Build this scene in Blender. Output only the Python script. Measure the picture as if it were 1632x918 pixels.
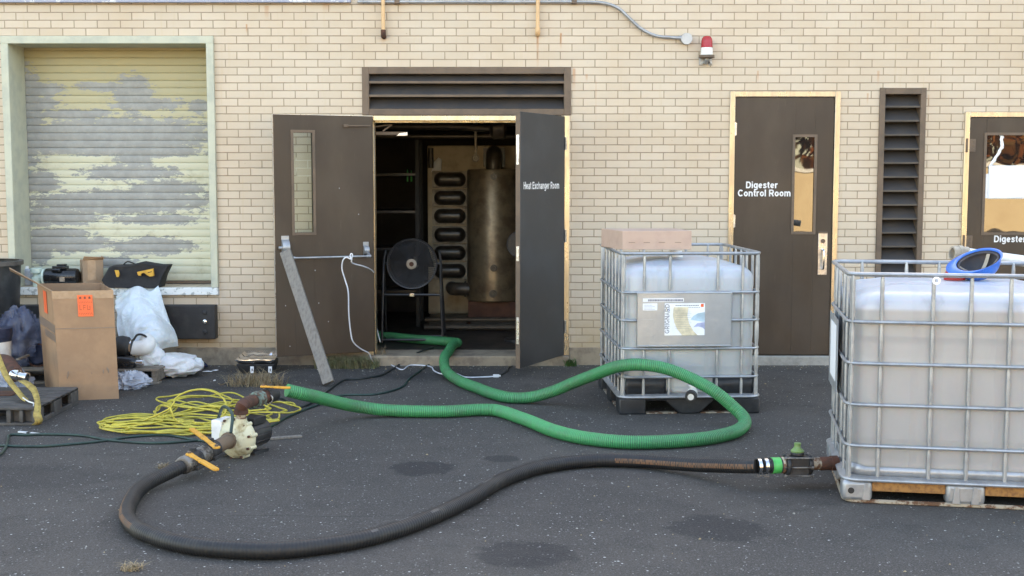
import bpy, bmesh, math, random
from mathutils import Vector, Matrix, noise, Euler
R = math.radians
PI = math.pi
S = bpy.context.scene
C = S.collection
for o in list(bpy.data.objects):
    bpy.data.objects.remove(o)

# ------------------------------------------------------------------ camera, sky, sun, exposure
FPX, PITCH, DIST, EYE = 1945.0, math.atan(174 / 1945), 10.7, 1.64
cam = bpy.data.cameras.new('camera')
cam.sensor_width = 36
cam.lens = FPX / 1632 * 36
cam.clip_end = 500
co = bpy.data.objects.new('camera', cam)
C.objects.link(co)
co.location = (0, -DIST, EYE)
co.rotation_euler = (PI / 2 - PITCH, 0, 0)
S.camera = co

SUN_EL, SUN_AZ = 33.0, 12.0
w = bpy.data.worlds.new('World')
S.world = w
w.use_nodes = True
wn = w.node_tree
sky = wn.nodes.new('ShaderNodeTexSky')
sky.sky_type = 'NISHITA'
sky.sun_disc = False
sky.sun_elevation = R(SUN_EL)
sky.sun_rotation = R(SUN_AZ)
bgn = wn.nodes['Background']
bgn.inputs[1].default_value = 0.15
wn.links.new(sky.outputs[0], bgn.inputs[0])
sl = bpy.data.lights.new('sun', 'SUN')
sl.energy = 4.0
sl.angle = R(0.5)
sl.color = (1.0, 0.93, 0.82)
so = bpy.data.objects.new('sun', sl)
C.objects.link(so)
sd = Vector((math.sin(R(SUN_AZ)) * math.cos(R(SUN_EL)), math.cos(R(SUN_AZ)) * math.cos(R(SUN_EL)), math.sin(R(SUN_EL))))
so.rotation_euler = sd.to_track_quat('Z', 'Y').to_euler()
so.location = (0, 0, 30)
S.render.engine = 'CYCLES'
vs = S.view_settings
vs.view_transform = 'Standard'
vs.look = 'None'
vs.gamma = 1
vs.use_curve_mapping = False
vs.exposure = 2.76
vs.use_white_balance = True
vs.white_balance_temperature = 8500
vs.white_balance_tint = 12

# ------------------------------------------------------------------ measuring helpers
_c, _s = math.cos(PITCH), math.sin(PITCH)
def ray(px, py):
    a = (px - 816) / FPX
    b = (459 - py) / FPX
    return a, _c + b * _s, -_s + b * _c
def B(px, py, Y=0.0):
    r = ray(px, py); t = (Y + DIST) / r[1]
    return Vector((r[0] * t, Y, EYE + r[2] * t))
def A(px, py, z=0.0):
    r = ray(px, py); t = (z - EYE) / r[2]
    return Vector((r[0] * t, -DIST + r[1] * t, z))

# ------------------------------------------------------------------ materials
def lin(c):
    return tuple(c) + (1.0,) if len(c) == 3 else tuple(c)
class NT:
    def __init__(s, name):
        s.m = bpy.data.materials.new(name)
        s.m.use_nodes = True
        s.t = s.m.node_tree
        s.b = s.t.nodes['Principled BSDF']
        s.tc = s.t.nodes.new('ShaderNodeTexCoord')
    def n(s, k, **kw):
        x = s.t.nodes.new(k)
        for a, v in kw.items():
            setattr(x, a, v)
        return x
    def set(s, sock, v):
        if isinstance(v, bpy.types.NodeSocket):
            s.t.links.new(v, sock)
        elif isinstance(v, (tuple, list, Vector)) and sock.type == 'RGBA':
            sock.default_value = lin(v)
        else:
            sock.default_value = v
    def math(s, op, a, b=0.0, c=0.0, clamp=False):
        x = s.n('ShaderNodeMath', operation=op, use_clamp=clamp)
        s.set(x.inputs[0], a); s.set(x.inputs[1], b)
        if op in ('MULTIPLY_ADD', 'SMOOTH_MAX', 'COMPARE'):
            s.set(x.inputs[2], c)
        return x.outputs[0]
    def mix(s, f, a, b, mode='MIX'):
        x = s.n('ShaderNodeMix', data_type='RGBA', blend_type=mode)
        s.set(x.inputs[0], f); s.set(x.inputs[6], a); s.set(x.inputs[7], b)
        return x.outputs[2]
    def ramp(s, f, lo, hi):
        x = s.n('ShaderNodeMapRange')
        x.interpolation_type = 'SMOOTHSTEP'
        s.set(x.inputs[0], f); x.inputs[1].default_value = lo; x.inputs[2].default_value = hi
        return x.outputs[0]
    def vec(s, scale=(1, 1, 1), loc=(0, 0, 0), rot=(0, 0, 0), src='Object'):
        x = s.n('ShaderNodeMapping')
        s.t.links.new(s.tc.outputs[src], x.inputs[0])
        x.inputs[1].default_value = loc; x.inputs[2].default_value = rot; x.inputs[3].default_value = scale
        return x.outputs[0]
    def noise(s, scale=5, detail=4, rough=0.55, v=None, dist=0.0):
        x = s.n('ShaderNodeTexNoise')
        x.inputs['Scale'].default_value = scale; x.inputs['Detail'].default_value = detail
        x.inputs['Roughness'].default_value = rough; x.inputs['Distortion'].default_value = dist
        s.t.links.new(v if v is not None else s.tc.outputs['Object'], x.inputs['Vector'])
        return x.outputs[0]
    def bump(s, h, strength=0.3, dist=0.01):
        x = s.n('ShaderNodeBump')
        x.inputs['Strength'].default_value = strength; x.inputs['Distance'].default_value = dist
        s.set(x.inputs['Height'], h)
        s.t.links.new(x.outputs[0], s.b.inputs['Normal'])
    def out(s, color=None, rough=None, metal=None, **kw):
        if color is not None: s.set(s.b.inputs['Base Color'], color)
        if rough is not None: s.set(s.b.inputs['Roughness'], rough)
        if metal is not None: s.set(s.b.inputs['Metallic'], metal)
        for k, v in kw.items():
            s.set(s.b.inputs[k.replace('_', ' ')], v)
        return s.m

def worn(name, c1, c2=None, rough=0.5, metal=0.0, scale=8, lo=0.4, hi=0.65, bump=0.1, bscale=60, bdist=0.002, vsc=(1, 1, 1), **kw):
    t = NT(name)
    if c2 is None: c2 = tuple(x * 0.7 for x in c1)
    v = t.vec(scale=vsc)
    nz = t.noise(scale, 6, 0.65, v)
    f = t.ramp(nz, lo, hi)
    col = t.mix(f, c1, c2)
    r = t.math('MULTIPLY_ADD', nz, 0.3, rough - 0.15, clamp=True)
    if bump: t.bump(t.noise(bscale, 4, 0.6, v), bump, bdist)
    return t.out(col, r, metal, **kw)

M = {}
M['door'] = worn('door_brown_paint', (0.052, 0.034, 0.022), (0.078, 0.054, 0.036), 0.46, scale=2.2, lo=0.35, hi=0.7, bump=0.05, vsc=(1, 1, .5))
def m_door(name, c1, c2, rough):
    t = NT(name)
    a = t.ramp(t.noise(2.0, 5, .6, t.vec(scale=(1, 1, .45))), .35, .7)
    col = t.mix(a, c1, c2)
    sc1 = t.ramp(t.noise(7, 7, .75, t.vec(scale=(3.2, 3.2, .35))), .60, .72)
    col = t.mix(t.math('MULTIPLY', sc1, .45), col, tuple(min(1, x * 2.0 + .01) for x in c2))
    sc2 = t.ramp(t.noise(26, 6, .7, t.vec(scale=(1, 1, .6), loc=(5, 3, 1))), .70, .74)
    col = t.mix(t.math('MULTIPLY', sc2, .5), col, (.20, .17, .14))
    sm = t.noise(3.2, 5, .65, t.vec(loc=(7, 1, 4)))
    t.bump(t.math('ADD', t.noise(1.6, 2, .5), t.math('MULTIPLY', t.noise(90, 3, .6), .012)), .25, .02)
    return t.out(col, t.math('MULTIPLY_ADD', sm, .45, rough - .22, clamp=True), Specular_IOR_Level=.4)
M['door'] = m_door('scuffed_brown_door_paint', (0.050, 0.032, 0.020), (0.072, 0.050, 0.034), .46)
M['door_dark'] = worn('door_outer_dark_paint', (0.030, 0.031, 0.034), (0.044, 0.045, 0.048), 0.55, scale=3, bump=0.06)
M['bronze'] = worn('bronze_metal_paint', (0.150, 0.100, 0.066), (0.115, 0.080, 0.055), 0.6, scale=5, bump=0.05)
M['bronzedim'] = worn('dull_bronze_paint', (0.085, 0.066, 0.050), (0.065, 0.052, 0.042), 0.6, scale=5, bump=0.05)
M['louver'] = worn('louver_shaded_blade_paint', (0.040, 0.036, 0.035), (0.055, 0.045, 0.038), 0.6, scale=6, bump=0.05)  # blades darker than the lit bronze lips; recess shade put into their colour
M['frame'] = worn('polished_cream_frame_metal', (0.60, 0.51, 0.37), (0.48, 0.40, 0.29), 0.30, 0.8, scale=5, bump=0.015, vsc=(3, 3, .6))
M['greenish'] = worn('pale_green_painted_concrete', (0.50, 0.50, 0.39), (0.42, 0.43, 0.35), 0.6, scale=6, bump=0.3, bscale=25, bdist=.004)
M['sillwhite'] = worn('chipped_white_sill', (0.72, 0.74, 0.72), (0.38, 0.40, 0.38), 0.6, scale=22, lo=.52, hi=.6, bump=0.4, bscale=30, bdist=.004)
M['galv'] = worn('galvanised_steel', (0.40, 0.41, 0.42), (0.30, 0.31, 0.32), 0.45, 0.6, scale=9, bump=0.1)
M['plate'] = worn('thin_galvanised_plate', (0.50, 0.53, 0.55), (0.44, 0.46, 0.48), 0.33, 0.6, scale=2.5, bump=0.25, bscale=3.5, bdist=.02)
M['steel'] = worn('satin_steel', (0.62, 0.62, 0.62), (0.42, 0.42, 0.43), 0.3, 0.95, scale=12, bump=0.05)
M['chrome'] = worn('bright_metal', (0.80, 0.80, 0.80), (0.6, 0.6, 0.6), 0.16, 1.0, scale=8, bump=0.03)
M['rust'] = worn('rusty_iron', (0.095, 0.034, 0.019), (0.052, 0.027, 0.019), 0.8, scale=18, bump=0.5, bscale=70, bdist=.003)
M['rustpale'] = worn('rust_and_cream_pipe', (0.38, 0.32, 0.24), (0.13, 0.06, 0.03), 0.7, scale=16, lo=.45, hi=.55, bump=0.3)
M['patina'] = worn('green_patina_bronze', (0.13, 0.19, 0.155), (0.09, 0.055, 0.035), 0.7, scale=26, lo=.42, hi=.58, bump=0.4)
M['peach'] = worn('peach_painted_pipe', (0.66, 0.42, 0.22), (0.42, 0.20, 0.09), 0.55, scale=14, lo=.55, hi=.75, bump=0.2)
M['black'] = worn('black_rubber', (0.018, 0.018, 0.019), (0.035, 0.034, 0.033), 0.6, scale=10, bump=0.15)
M['blackgloss'] = worn('black_gloss_paint', (0.012, 0.012, 0.013), (0.02, 0.02, 0.02), 0.22, scale=10, bump=0.02)
M['blackplastic'] = worn('black_plastic', (0.016, 0.017, 0.019), (0.035, 0.036, 0.038), 0.45, scale=8, bump=0.1)
M['greyplastic'] = worn('dusty_black_pallet_plastic', (0.055, 0.050, 0.046), (0.10, 0.09, 0.08), 0.75, scale=9, bump=0.3)
M['cardboard'] = worn('cardboard', (0.37, 0.22, 0.125), (0.32, 0.19, 0.11), 0.75, scale=5, bump=0.08, bscale=120, bdist=.001)
M['cardin'] = worn('cardboard_inside', (0.33, 0.22, 0.14), (0.28, 0.18, 0.11), 0.8, scale=6, bump=0.08)
M['cardpink'] = worn('pinkish_cardboard', (0.52, 0.36, 0.28), (0.47, 0.32, 0.25), 0.75, scale=6, bump=0.05)
M['tape'] = worn('brown_packing_tape', (0.22, 0.155, 0.115), (0.25, 0.18, 0.13), 0.4, scale=5, bump=0.03)
M['cleartape'] = worn('clear_packing_tape', (0.43, 0.29, 0.19), (0.37, 0.24, 0.15), 0.18, scale=14, bump=0.2, bscale=20)
M['orange'] = worn('fluorescent_orange_label', (0.95, 0.16, 0.05), (0.85, 0.14, 0.05), 0.5, scale=6, bump=0)
M['labelink'] = worn('dark_label_ink', (0.16, 0.05, 0.03), None, 0.6, bump=0)
M['orangeink'] = worn('orange_label_ink', (0.55, 0.07, 0.03), None, 0.6, bump=0)
M['ink'] = worn('grey_label_ink', (0.22, 0.22, 0.26), None, 0.6, bump=0)
M['white'] = worn('white_plastic', (0.78, 0.78, 0.76), (0.66, 0.66, 0.63), 0.4, scale=10, bump=0.03)
M['paper'] = worn('white_paper', (0.86, 0.87, 0.88), (0.80, 0.81, 0.83), 0.6, scale=10, bump=0.1, bscale=14)
M['lettering'] = worn('white_lettering', (0.78, 0.78, 0.78), (0.62, 0.61, 0.60), 0.55, scale=30, bump=0)
M['cream_cast'] = worn('cream_cast_plastic', (0.58, 0.55, 0.38), (0.30, 0.25, 0.14), 0.5, scale=16, lo=.48, hi=.70, bump=0.2)
M['mint'] = worn('pale_mint_plastic', (0.58, 0.68, 0.60), (0.50, 0.60, 0.52), 0.5, bump=0.05)
M['yellow'] = worn('yellow_handle_vinyl', (0.68, 0.32, 0.035), (0.45, 0.21, 0.03), 0.5, scale=24, lo=.5, hi=.7, bump=0.1)
M['yellowcord'] = worn('yellow_cord', (0.56, 0.46, 0.06), (0.36, 0.30, 0.045), 0.5, scale=10, bump=0)
M['darkcord'] = worn('dark_green_cord', (0.018, 0.050, 0.040), (0.012, 0.03, 0.026), 0.5, scale=10, bump=0)
M['blackcord'] = worn('black_cord', (0.014, 0.020, 0.019), (0.025, 0.03, 0.028), 0.5, scale=10, bump=0)
M['whitecord'] = worn('white_cord', (0.76, 0.77, 0.80), (0.62, 0.63, 0.66), 0.4, scale=10, bump=0)
M['greencap'] = worn('lime_green_plastic', (0.13, 0.23, 0.07), (0.18, 0.27, 0.12), 0.5, scale=20, bump=0.05)
M['brightgreen'] = worn('bright_green_tag', (0.05, 0.50, 0.12), (0.03, 0.30, 0.07), 0.4, bump=0)
M['blue'] = worn('blue_helmet_plastic', (0.02, 0.17, 0.62), (0.02, 0.13, 0.50), 0.3, scale=6, bump=0.02)
M['navy'] = worn('navy_fabric', (0.018, 0.028, 0.065), (0.012, 0.018, 0.04), 0.8, scale=9, bump=0.4, bscale=40, bdist=.006)
M['helmetin'] = worn('helmet_band_and_shade_grey', (0.045, 0.045, 0.055), (0.085, 0.07, 0.065), 0.7, bump=0.1)
M['red'] = worn('red_cap', (0.45, 0.02, 0.02), None, 0.4, bump=0)
M['plank'] = worn('weathered_grey_wood', (0.21, 0.19, 0.165), (0.14, 0.125, 0.11), 0.85, scale=11, lo=.40, hi=.70, bump=0.5, bscale=25, bdist=.003, vsc=(5, 5, .7))
M['wood'] = worn('bare_pallet_wood', (0.23, 0.19, 0.15), (0.13, 0.105, 0.08), 0.85, scale=5, bump=0.4, vsc=(1, 5, 5))
M['orangewood'] = worn('orange_stained_wood', (0.36, 0.17, 0.05), (0.20, 0.09, 0.03), 0.7, scale=12, bump=0.3, vsc=(1, 4, 4))
M['redwood'] = worn('reddish_timber', (0.13, 0.052, 0.03), (0.09, 0.04, 0.025), 0.8, scale=9, bump=0.4)
M['strap'] = worn('yellow_webbing', (0.40, 0.29, 0.075), (0.24, 0.17, 0.05), 0.7, scale=30, bump=0.5, bscale=200)
M['brownstrap'] = worn('brown_webbing', (0.19, 0.085, 0.04), (0.26, 0.15, 0.06), 0.7, scale=30, bump=0.5, bscale=200)
M['concrete'] = worn('worn_concrete', (0.34, 0.27, 0.19), (0.22, 0.17, 0.125), 0.85, scale=7, bump=0.5, bscale=45, bdist=.006)
M['concretegrey'] = worn('grey_concrete', (0.36, 0.34, 0.30), (0.26, 0.25, 0.22), 0.85, scale=9, bump=0.5, bscale=45, bdist=.005)
M['tooled'] = worn('black_canvas', (0.016, 0.015, 0.016), (0.028, 0.026, 0.026), 0.85, scale=12, bump=0.5, bscale=160, bdist=.002)
M['bagyellow'] = worn('amber_webbing', (0.72, 0.38, 0.05), (0.55, 0.28, 0.04), 0.7, bump=0.2)
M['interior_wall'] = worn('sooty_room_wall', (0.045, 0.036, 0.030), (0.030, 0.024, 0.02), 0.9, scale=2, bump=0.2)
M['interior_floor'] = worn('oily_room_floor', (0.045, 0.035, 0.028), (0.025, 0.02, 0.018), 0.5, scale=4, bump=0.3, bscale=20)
M['casing'] = worn('cream_exchanger_casing', (0.50, 0.41, 0.28), (0.34, 0.26, 0.17), 0.7, scale=3, bump=0.2)
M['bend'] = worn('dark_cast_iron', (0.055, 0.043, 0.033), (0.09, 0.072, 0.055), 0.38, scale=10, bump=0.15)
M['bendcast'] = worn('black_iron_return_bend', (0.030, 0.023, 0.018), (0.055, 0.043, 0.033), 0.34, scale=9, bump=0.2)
M['flange'] = worn('grey_iron_flange', (0.42, 0.36, 0.28), (0.26, 0.22, 0.17), 0.6, scale=10, bump=0.15)
M['tank'] = worn('dull_bronze_tank', (0.25, 0.19, 0.12), (0.15, 0.105, 0.065), 0.38, 0.4, scale=5, bump=0.12)
M['fanblade'] = worn('fan_blade_black', (0.012, 0.012, 0.012), None, 0.6, bump=0)
M['fitting'] = worn('grimy_aluminium_fitting', (0.20, 0.185, 0.165), (0.07, 0.06, 0.052), 0.5, 0.4, scale=22, lo=.42, hi=.62, bump=0.3)
M['fan'] = worn('fan_guard_wire', (0.07, 0.07, 0.075), None, 0.45, 0.3, bump=0)
M['fanpole'] = worn('dark_frame_tube', (0.035, 0.035, 0.038), (0.06, 0.055, 0.05), 0.35, 0.3, bump=0.05)
M['strip'] = worn('blue_grey_flaking_metal', (0.32, 0.34, 0.42), (0.60, 0.60, 0.60), 0.6, scale=9, lo=.56, hi=.62, bump=0.2)
M['redlens'] = worn('red_beacon_lens', (0.42, 0.03, 0.03), (0.34, 0.02, 0.025), 0.22, scale=3, bump=0)
M['cream_paint'] = worn('sunlit_cream_render', (0.66, 0.52, 0.31), (0.60, 0.46, 0.27), 0.8, scale=1, bump=0.1)
M['coping'] = worn('white_coping', (0.80, 0.78, 0.70), None, 0.7, bump=0)
M['bark'] = worn('bark', (0.09, 0.065, 0.045), None, 0.9, bump=0.5)
M['leaf_red'] = worn('autumn_leaves', (0.30, 0.09, 0.02), (0.16, 0.09, 0.02), 0.6, scale=1.2, bump=0)
M['leaf_green'] = worn('green_leaves', (0.07, 0.10, 0.025), (0.14, 0.13, 0.03), 0.6, scale=1.2, bump=0)
M['drygrass'] = worn('dry_grass_blades', (0.34, 0.26, 0.15), (0.20, 0.14, 0.08), 0.8, scale=20, bump=0)
M['greengrass'] = worn('green_dry_grass', (0.15, 0.16, 0.07), (0.25, 0.21, 0.12), 0.8, scale=14, bump=0)
M['weed'] = worn('weed_leaves', (0.06, 0.13, 0.03), None, 0.6, bump=0)

def m_brick():
    t = NT('cream_painted_brick')
    sx = t.n('ShaderNodeSeparateXYZ'); t.t.links.new(t.tc.outputs['Object'], sx.inputs[0])
    cx = t.n('ShaderNodeCombineXYZ')
    X, Z = sx.outputs[0], sx.outputs[2]
    t.set(cx.inputs[0], t.math('ADD', X, 0.98 + 20.0)); t.set(cx.inputs[1], t.math('ADD', Z, -2.604 + 0.0668 * 60))
    # slightly wobbly joints
    wob = t.noise(9, 2, 0.5)
    vm = t.n('ShaderNodeVectorMath', operation='MULTIPLY_ADD')
    nv = t.n('ShaderNodeTexNoise'); nv.inputs['Scale'].default_value = 14; t.t.links.new(t.tc.outputs['Object'], nv.inputs['Vector'])
    t.t.links.new(nv.outputs['Color'], vm.inputs[0]); vm.inputs[1].default_value = (.003, .003, 0); t.t.links.new(cx.outputs[0], vm.inputs[2])
    b = t.n('ShaderNodeTexBrick'); b.offset = 0.5; b.offset_frequency = 2
    t.t.links.new(vm.outputs[0], b.inputs['Vector'])
    b.inputs['Scale'].default_value = 1; b.inputs['Mortar Size'].default_value = 0.0047
    b.inputs['Mortar Smooth'].default_value = 0.35; b.inputs['Bias'].default_value = 0
    b.inputs['Brick Width'].default_value = 0.2; b.inputs['Row Height'].default_value = 0.0668
    b.inputs['Color1'].default_value = (0.61, 0.508, 0.395, 1); b.inputs['Color2'].default_value = (0.565, 0.465, 0.355, 1)
    # painted-over joints in patches
    patch = t.ramp(t.noise(1.1, 4, 0.6, t.vec(scale=(1, 1, 2.2), loc=(3.1, 0, 7.7))), 0.66, 0.70)
    jn = t.ramp(t.noise(5, 5, 0.7), 0.3, 0.7)
    dark = t.mix(jn, (0.27, 0.20, 0.135), (0.37, 0.29, 0.205))  # brownish mortar, darkened in colour for the shadow of the recessed joints
    mort = t.mix(patch, dark, (0.68, 0.61, 0.50))
    t.t.links.new(mort, b.inputs['Mortar'])
    col = b.outputs[0]
    col = t.mix(t.ramp(t.noise(1.3, 5, 0.6), 0.35, 0.75), col, (0.93, 0.88, 0.82), 'MULTIPLY')
    grime = t.ramp(t.noise(30, 5, 0.7), 0.60, 0.80)
    col = t.mix(t.math('MULTIPLY', grime, 0.35), col, (0.40, 0.31, 0.22))
    runs = t.ramp(t.noise(6, 6, 0.7, t.vec(scale=(2.5, 1, .16))), .54, .78)
    col = t.mix(t.math('MULTIPLY', runs, 0.38), col, (0.50, 0.37, 0.22))
    chips = t.ramp(t.noise(16, 3, 0.5, t.vec(scale=(1, 1, 2.2), loc=(2, 2, 2))), .735, .76)
    col = t.mix(t.math('MULTIPLY', chips, .6), col, (0.34, 0.24, 0.16))
    # rust runs below fixings: (x, z_top, length, half width, strength)
    for (px, py, ln, hw, st) in ((857, 52, .40, .016, .55), (894, 52, .16, .012, .9), (611, 58, .10, .03, .3), (393, 38, .10, .012, .8),
                                 (1208, 112, .13, .014, .5), (1400, 112, .16, .016, .45), (1383, 148, .12, .012, .5), (915, 108, .22, .02, .6),
                                 (935, 118, .08, .015, .5), (520, 2, .12, .05, .4), (425, 8, .15, .03, .5), (1480, 150, .2, .014, .3), (950, 125, .5, .01, .2)):
        p = B(px, py)
        dx = t.math('ABSOLUTE', t.math('ADD', X, -p.x + 0.0))
        dxw = t.math('MULTIPLY_ADD', wob, 0.014, t.math('ADD', dx, -0.007))
        fx = t.ramp(dxw, hw, hw * 0.15)
        u = t.math('DIVIDE', t.math('SUBTRACT', p.z, Z), ln)
        fz = t.math('MULTIPLY', t.ramp(u, -0.02, 0.08), t.ramp(u, 1.0, 0.1))
        col = t.mix(t.math('MULTIPLY', t.math('MULTIPLY', fx, fz), st), col, (0.46, 0.20, 0.08))
    # splash dirt close to the ground
    low = t.math('MULTIPLY', t.ramp(Z, 0.62, 0.10), t.math('MULTIPLY_ADD', jn, 0.5, 0.25))
    col = t.mix(low, col, (0.46, 0.33, 0.18))
    h = t.math('MULTIPLY_ADD', b.outputs[1], -1.0, t.math('MULTIPLY', t.noise(55, 4, .6), 0.22))
    t.bump(h, 0.55, 0.005)
    return t.out(col, 0.62)
M['brick'] = m_brick()

def m_asphalt():
    t = NT('asphalt')
    sx = t.n('ShaderNodeSeparateXYZ'); t.t.links.new(t.tc.outputs['Object'], sx.inputs[0])
    X, Y = sx.outputs[0], sx.outputs[1]
    big = t.noise(0.55, 6, 0.62)
    mid = t.noise(3.5, 7, 0.72)
    fine = t.noise(130, 4, 0.75)
    pits = t.noise(55, 4, 0.7)
    col = t.mix(t.ramp(big, 0.35, 0.65), (0.062, 0.0555, 0.0500), (0.086, 0.0755, 0.066))
    col = t.mix(t.ramp(mid, 0.45, 0.72), col, (0.050, 0.0455, 0.0415))
    col = t.mix(t.math('MULTIPLY', t.ramp(mid, 0.42, 0.30), .6), col, (0.092, 0.081, 0.071))
    col = t.mix(t.ramp(fine, 0.48, 0.68), col, (0.125, 0.115, 0.105))
    f2 = t.noise(70, 4, 0.8, t.vec(loc=(1, 7, 0)))
    col = t.mix(t.math('MULTIPLY', t.ramp(f2, 0.54, 0.66), .6), col, (0.15, 0.138, 0.125))
    col = t.mix(t.ramp(fine, 0.46, 0.30), col, (0.018, 0.0175, 0.018))
    col = t.mix(t.math('MULTIPLY', t.ramp(pits, 0.56, 0.70), .7), col, (0.022, 0.021, 0.022))
    density = t.ramp(t.noise(1.3, 4, .6, t.vec(loc=(4, 9, 0))), .35, .6)
    for (sc, th, rad, c, seed) in ((95, 0.968, 0.50, (0.24, 0.23, 0.215), 0), (120, 0.90, 0.70, (0.115, 0.108, 0.10), 5), (72, 0.986, 0.40, (0.48, 0.47, 0.44), 9)):
        v = t.n('ShaderNodeTexVoronoi'); v.inputs['Scale'].default_value = sc
        t.t.links.new(t.vec(loc=(seed, seed, 0)), v.inputs['Vector'])
        sc_ = t.n('ShaderNodeSeparateColor'); t.t.links.new(v.outputs['Color'], sc_.inputs[0])
        sel = t.math('GREATER_THAN', t.math('MULTIPLY_ADD', density, .012, sc_.outputs[0]), th + .006)
        dd = t.math('MULTIPLY_ADD', sc_.outputs[1], -rad * .8, v.outputs['Distance'])
        f = t.math('MULTIPLY', sel, t.math('LESS_THAN', dd, rad * 0.35))
        col = t.mix(f, col, c)
    # oil stains and damp patches
    wob = t.noise(6, 5, 0.7)
    for (px, py, rx, ry, st) in ((672, 746, .21, .20, .55), (800, 731, .13, .10, .5), (1145, 842, .26, .25, .45), (840, 884, .26, .22, .45), (985, 757, .3, .14, .18),
                                 (300, 620, .5, .2, .25), (1260, 790, .45, .2, .2), (690, 600, .5, .25, .35), (500, 640, .3, .3, .25), (25, 760, .7, .3, .2)):
        p = A(px, py)
        dx = t.math('DIVIDE', t.math('SUBTRACT', X, p.x), rx)
        dy = t.math('DIVIDE', t.math('SUBTRACT', Y, p.y), ry)
        d = t.math('SQRT', t.math('ADD', t.math('MULTIPLY', dx, dx), t.math('MULTIPLY', dy, dy)))
        d = t.math('MULTIPLY_ADD', wob, 1.3, t.math('ADD', d, -0.65))
        f = t.math('MULTIPLY', t.ramp(d, 1.0, 0.72), min(1.0, st * 1.0))
        col = t.mix(f, col, (0.016, 0.016, 0.019))
    # rusty wash near the valve and hose
    p = A(1300, 775)
    dx = t.math('DIVIDE', t.math('SUBTRACT', X, p.x), .3); dy = t.math('DIVIDE', t.math('SUBTRACT', Y, p.y), .1)
    d = t.math('MULTIPLY_ADD', wob, 1.1, t.math('ADD', t.math('SQRT', t.math('ADD', t.math('MULTIPLY', dx, dx), t.math('MULTIPLY', dy, dy))), -0.55))
    col = t.mix(t.math('MULTIPLY', t.ramp(d, 1.1, .3), .4), col, (0.05, 0.032, 0.02))
    # a wandering crack and a paved-in seam
    for (y0, x0, x1, amp, th) in ((A(500, 822).y, -1.75, 0.2, .05, .0035), (A(100, 655).y, -5, -1.1, .08, .006), (A(100, 880).y, -6, -2.0, .6, .006)):
        cn = t.noise(2.2, 6, 0.65, t.vec(scale=(1, 0, 0), loc=(y0, 0, 0)))
        yy = t.math('MULTIPLY_ADD', cn, amp * 2, y0 - amp)
        f = t.ramp(t.math('ABSOLUTE', t.math('SUBTRACT', Y, yy)), th, th * .2)
        f = t.math('MULTIPLY', f, t.math('MULTIPLY', t.ramp(X, x0, x0 + .2), t.ramp(X, x1, x1 - .3)))
        col = t.mix(t.math('MULTIPLY', f, .9), col, (0.014, 0.014, 0.015))
    # dusty edge along the wall
    dust = t.math('MULTIPLY', t.ramp(Y, -0.35, 0.0), t.ramp(mid, .35, .65))
    col = t.mix(t.math('MULTIPLY', dust, .55), col, (0.15, 0.125, 0.095))
    v = t.n('ShaderNodeTexVoronoi'); v.inputs['Scale'].default_value = 110; t.t.links.new(t.tc.outputs['Object'], v.inputs['Vector'])
    h = t.math('ADD', t.math('MULTIPLY', v.outputs['Distance'], 0.6), t.math('MULTIPLY', fine, 0.6))
    h = t.math('MULTIPLY_ADD', big, 3.0, h)
    h = t.math('MULTIPLY_ADD', pits, -1.2, h)
    t.bump(h, 0.6, 0.006)
    return t.out(col, t.math('MULTIPLY_ADD', fine, 0.2, 0.78), Specular_IOR_Level=.22)
M['asphalt'] = m_asphalt()

def m_shutter():
    t = NT('peeling_shutter_paint')
    sx = t.n('ShaderNodeSeparateXYZ'); t.t.links.new(t.tc.outputs['Object'], sx.inputs[0])
    X, Z = sx.outputs[0], sx.outputs[2]
    best = None
    for (px, py, a, b) in ((212, 150, 34, 34), (170, 138, 55, 8), (235, 165, 60, 12), (66, 143, 40, 15), (62, 166, 40, 10), (185, 214, 200, 30), (45, 190, 26, 90),
                           (212, 252, 32, 18), (150, 235, 140, 14), (245, 240, 80, 12), (205, 275, 85, 14), (60, 290, 40, 20), (190, 322, 170, 22), (90, 345, 80, 16),
                           (270, 300, 70, 14), (240, 392, 75, 16), (105, 388, 80, 16), (60, 400, 26, 24), (180, 418, 40, 10), (320, 170, 22, 12), (120, 182, 70, 9), (90, 372, 60, 9), (250, 350, 80, 9)):
        p = B(px, py, .32)
        dx = t.math('DIVIDE', t.math('SUBTRACT', X, p.x), a / 179)
        dz = t.math('DIVIDE', t.math('SUBTRACT', Z, p.z), b / 179)
        d = t.math('SUBTRACT', 1.0, t.math('SQRT', t.math('ADD', t.math('MULTIPLY', dx, dx), t.math('MULTIPLY', dz, dz))))
        best = d if best is None else t.math('MAXIMUM', best, d)
    best = t.math('MAXIMUM', best, -0.8)
    n1 = t.noise(9, 8, 0.72, t.vec(scale=(1, 1, 2.6)))
    n2 = t.noise(40, 5, 0.7, t.vec(scale=(1, 1, 2)))
    f = t.math('ADD', t.math('MULTIPLY', best, 1.0), t.math('MULTIPLY', t.math('ADD', n1, -0.5), 2.6))
    f = t.math('ADD', f, t.math('MULTIPLY', t.math('ADD', n2, -0.5), .7))
    f = t.ramp(f, 0.02, 0.08)
    pale = t.mix(t.ramp(Z, 1.5, 2.7), (0.55, 0.54, 0.41), (0.40, 0.35, 0.20))
    pale = t.mix(t.ramp(t.noise(5, 6, .7), .5, .8), pale, (0.36, 0.33, 0.22))
    grey = t.mix(t.ramp(t.noise(11, 6, .7), .35, .7), (0.265, 0.265, 0.248), (0.325, 0.325, 0.305))
    col = t.mix(f, pale, grey)
    edge = t.math('MULTIPLY', t.ramp(f, 0, .5), t.ramp(f, 1, .5))
    t.bump(t.math('ADD', t.math('MULTIPLY', f, -1.0), t.math('MULTIPLY', n2, .3)), 0.25, 0.002)
    return t.out(col, 0.55)
M['shutter'] = m_shutter()

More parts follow.
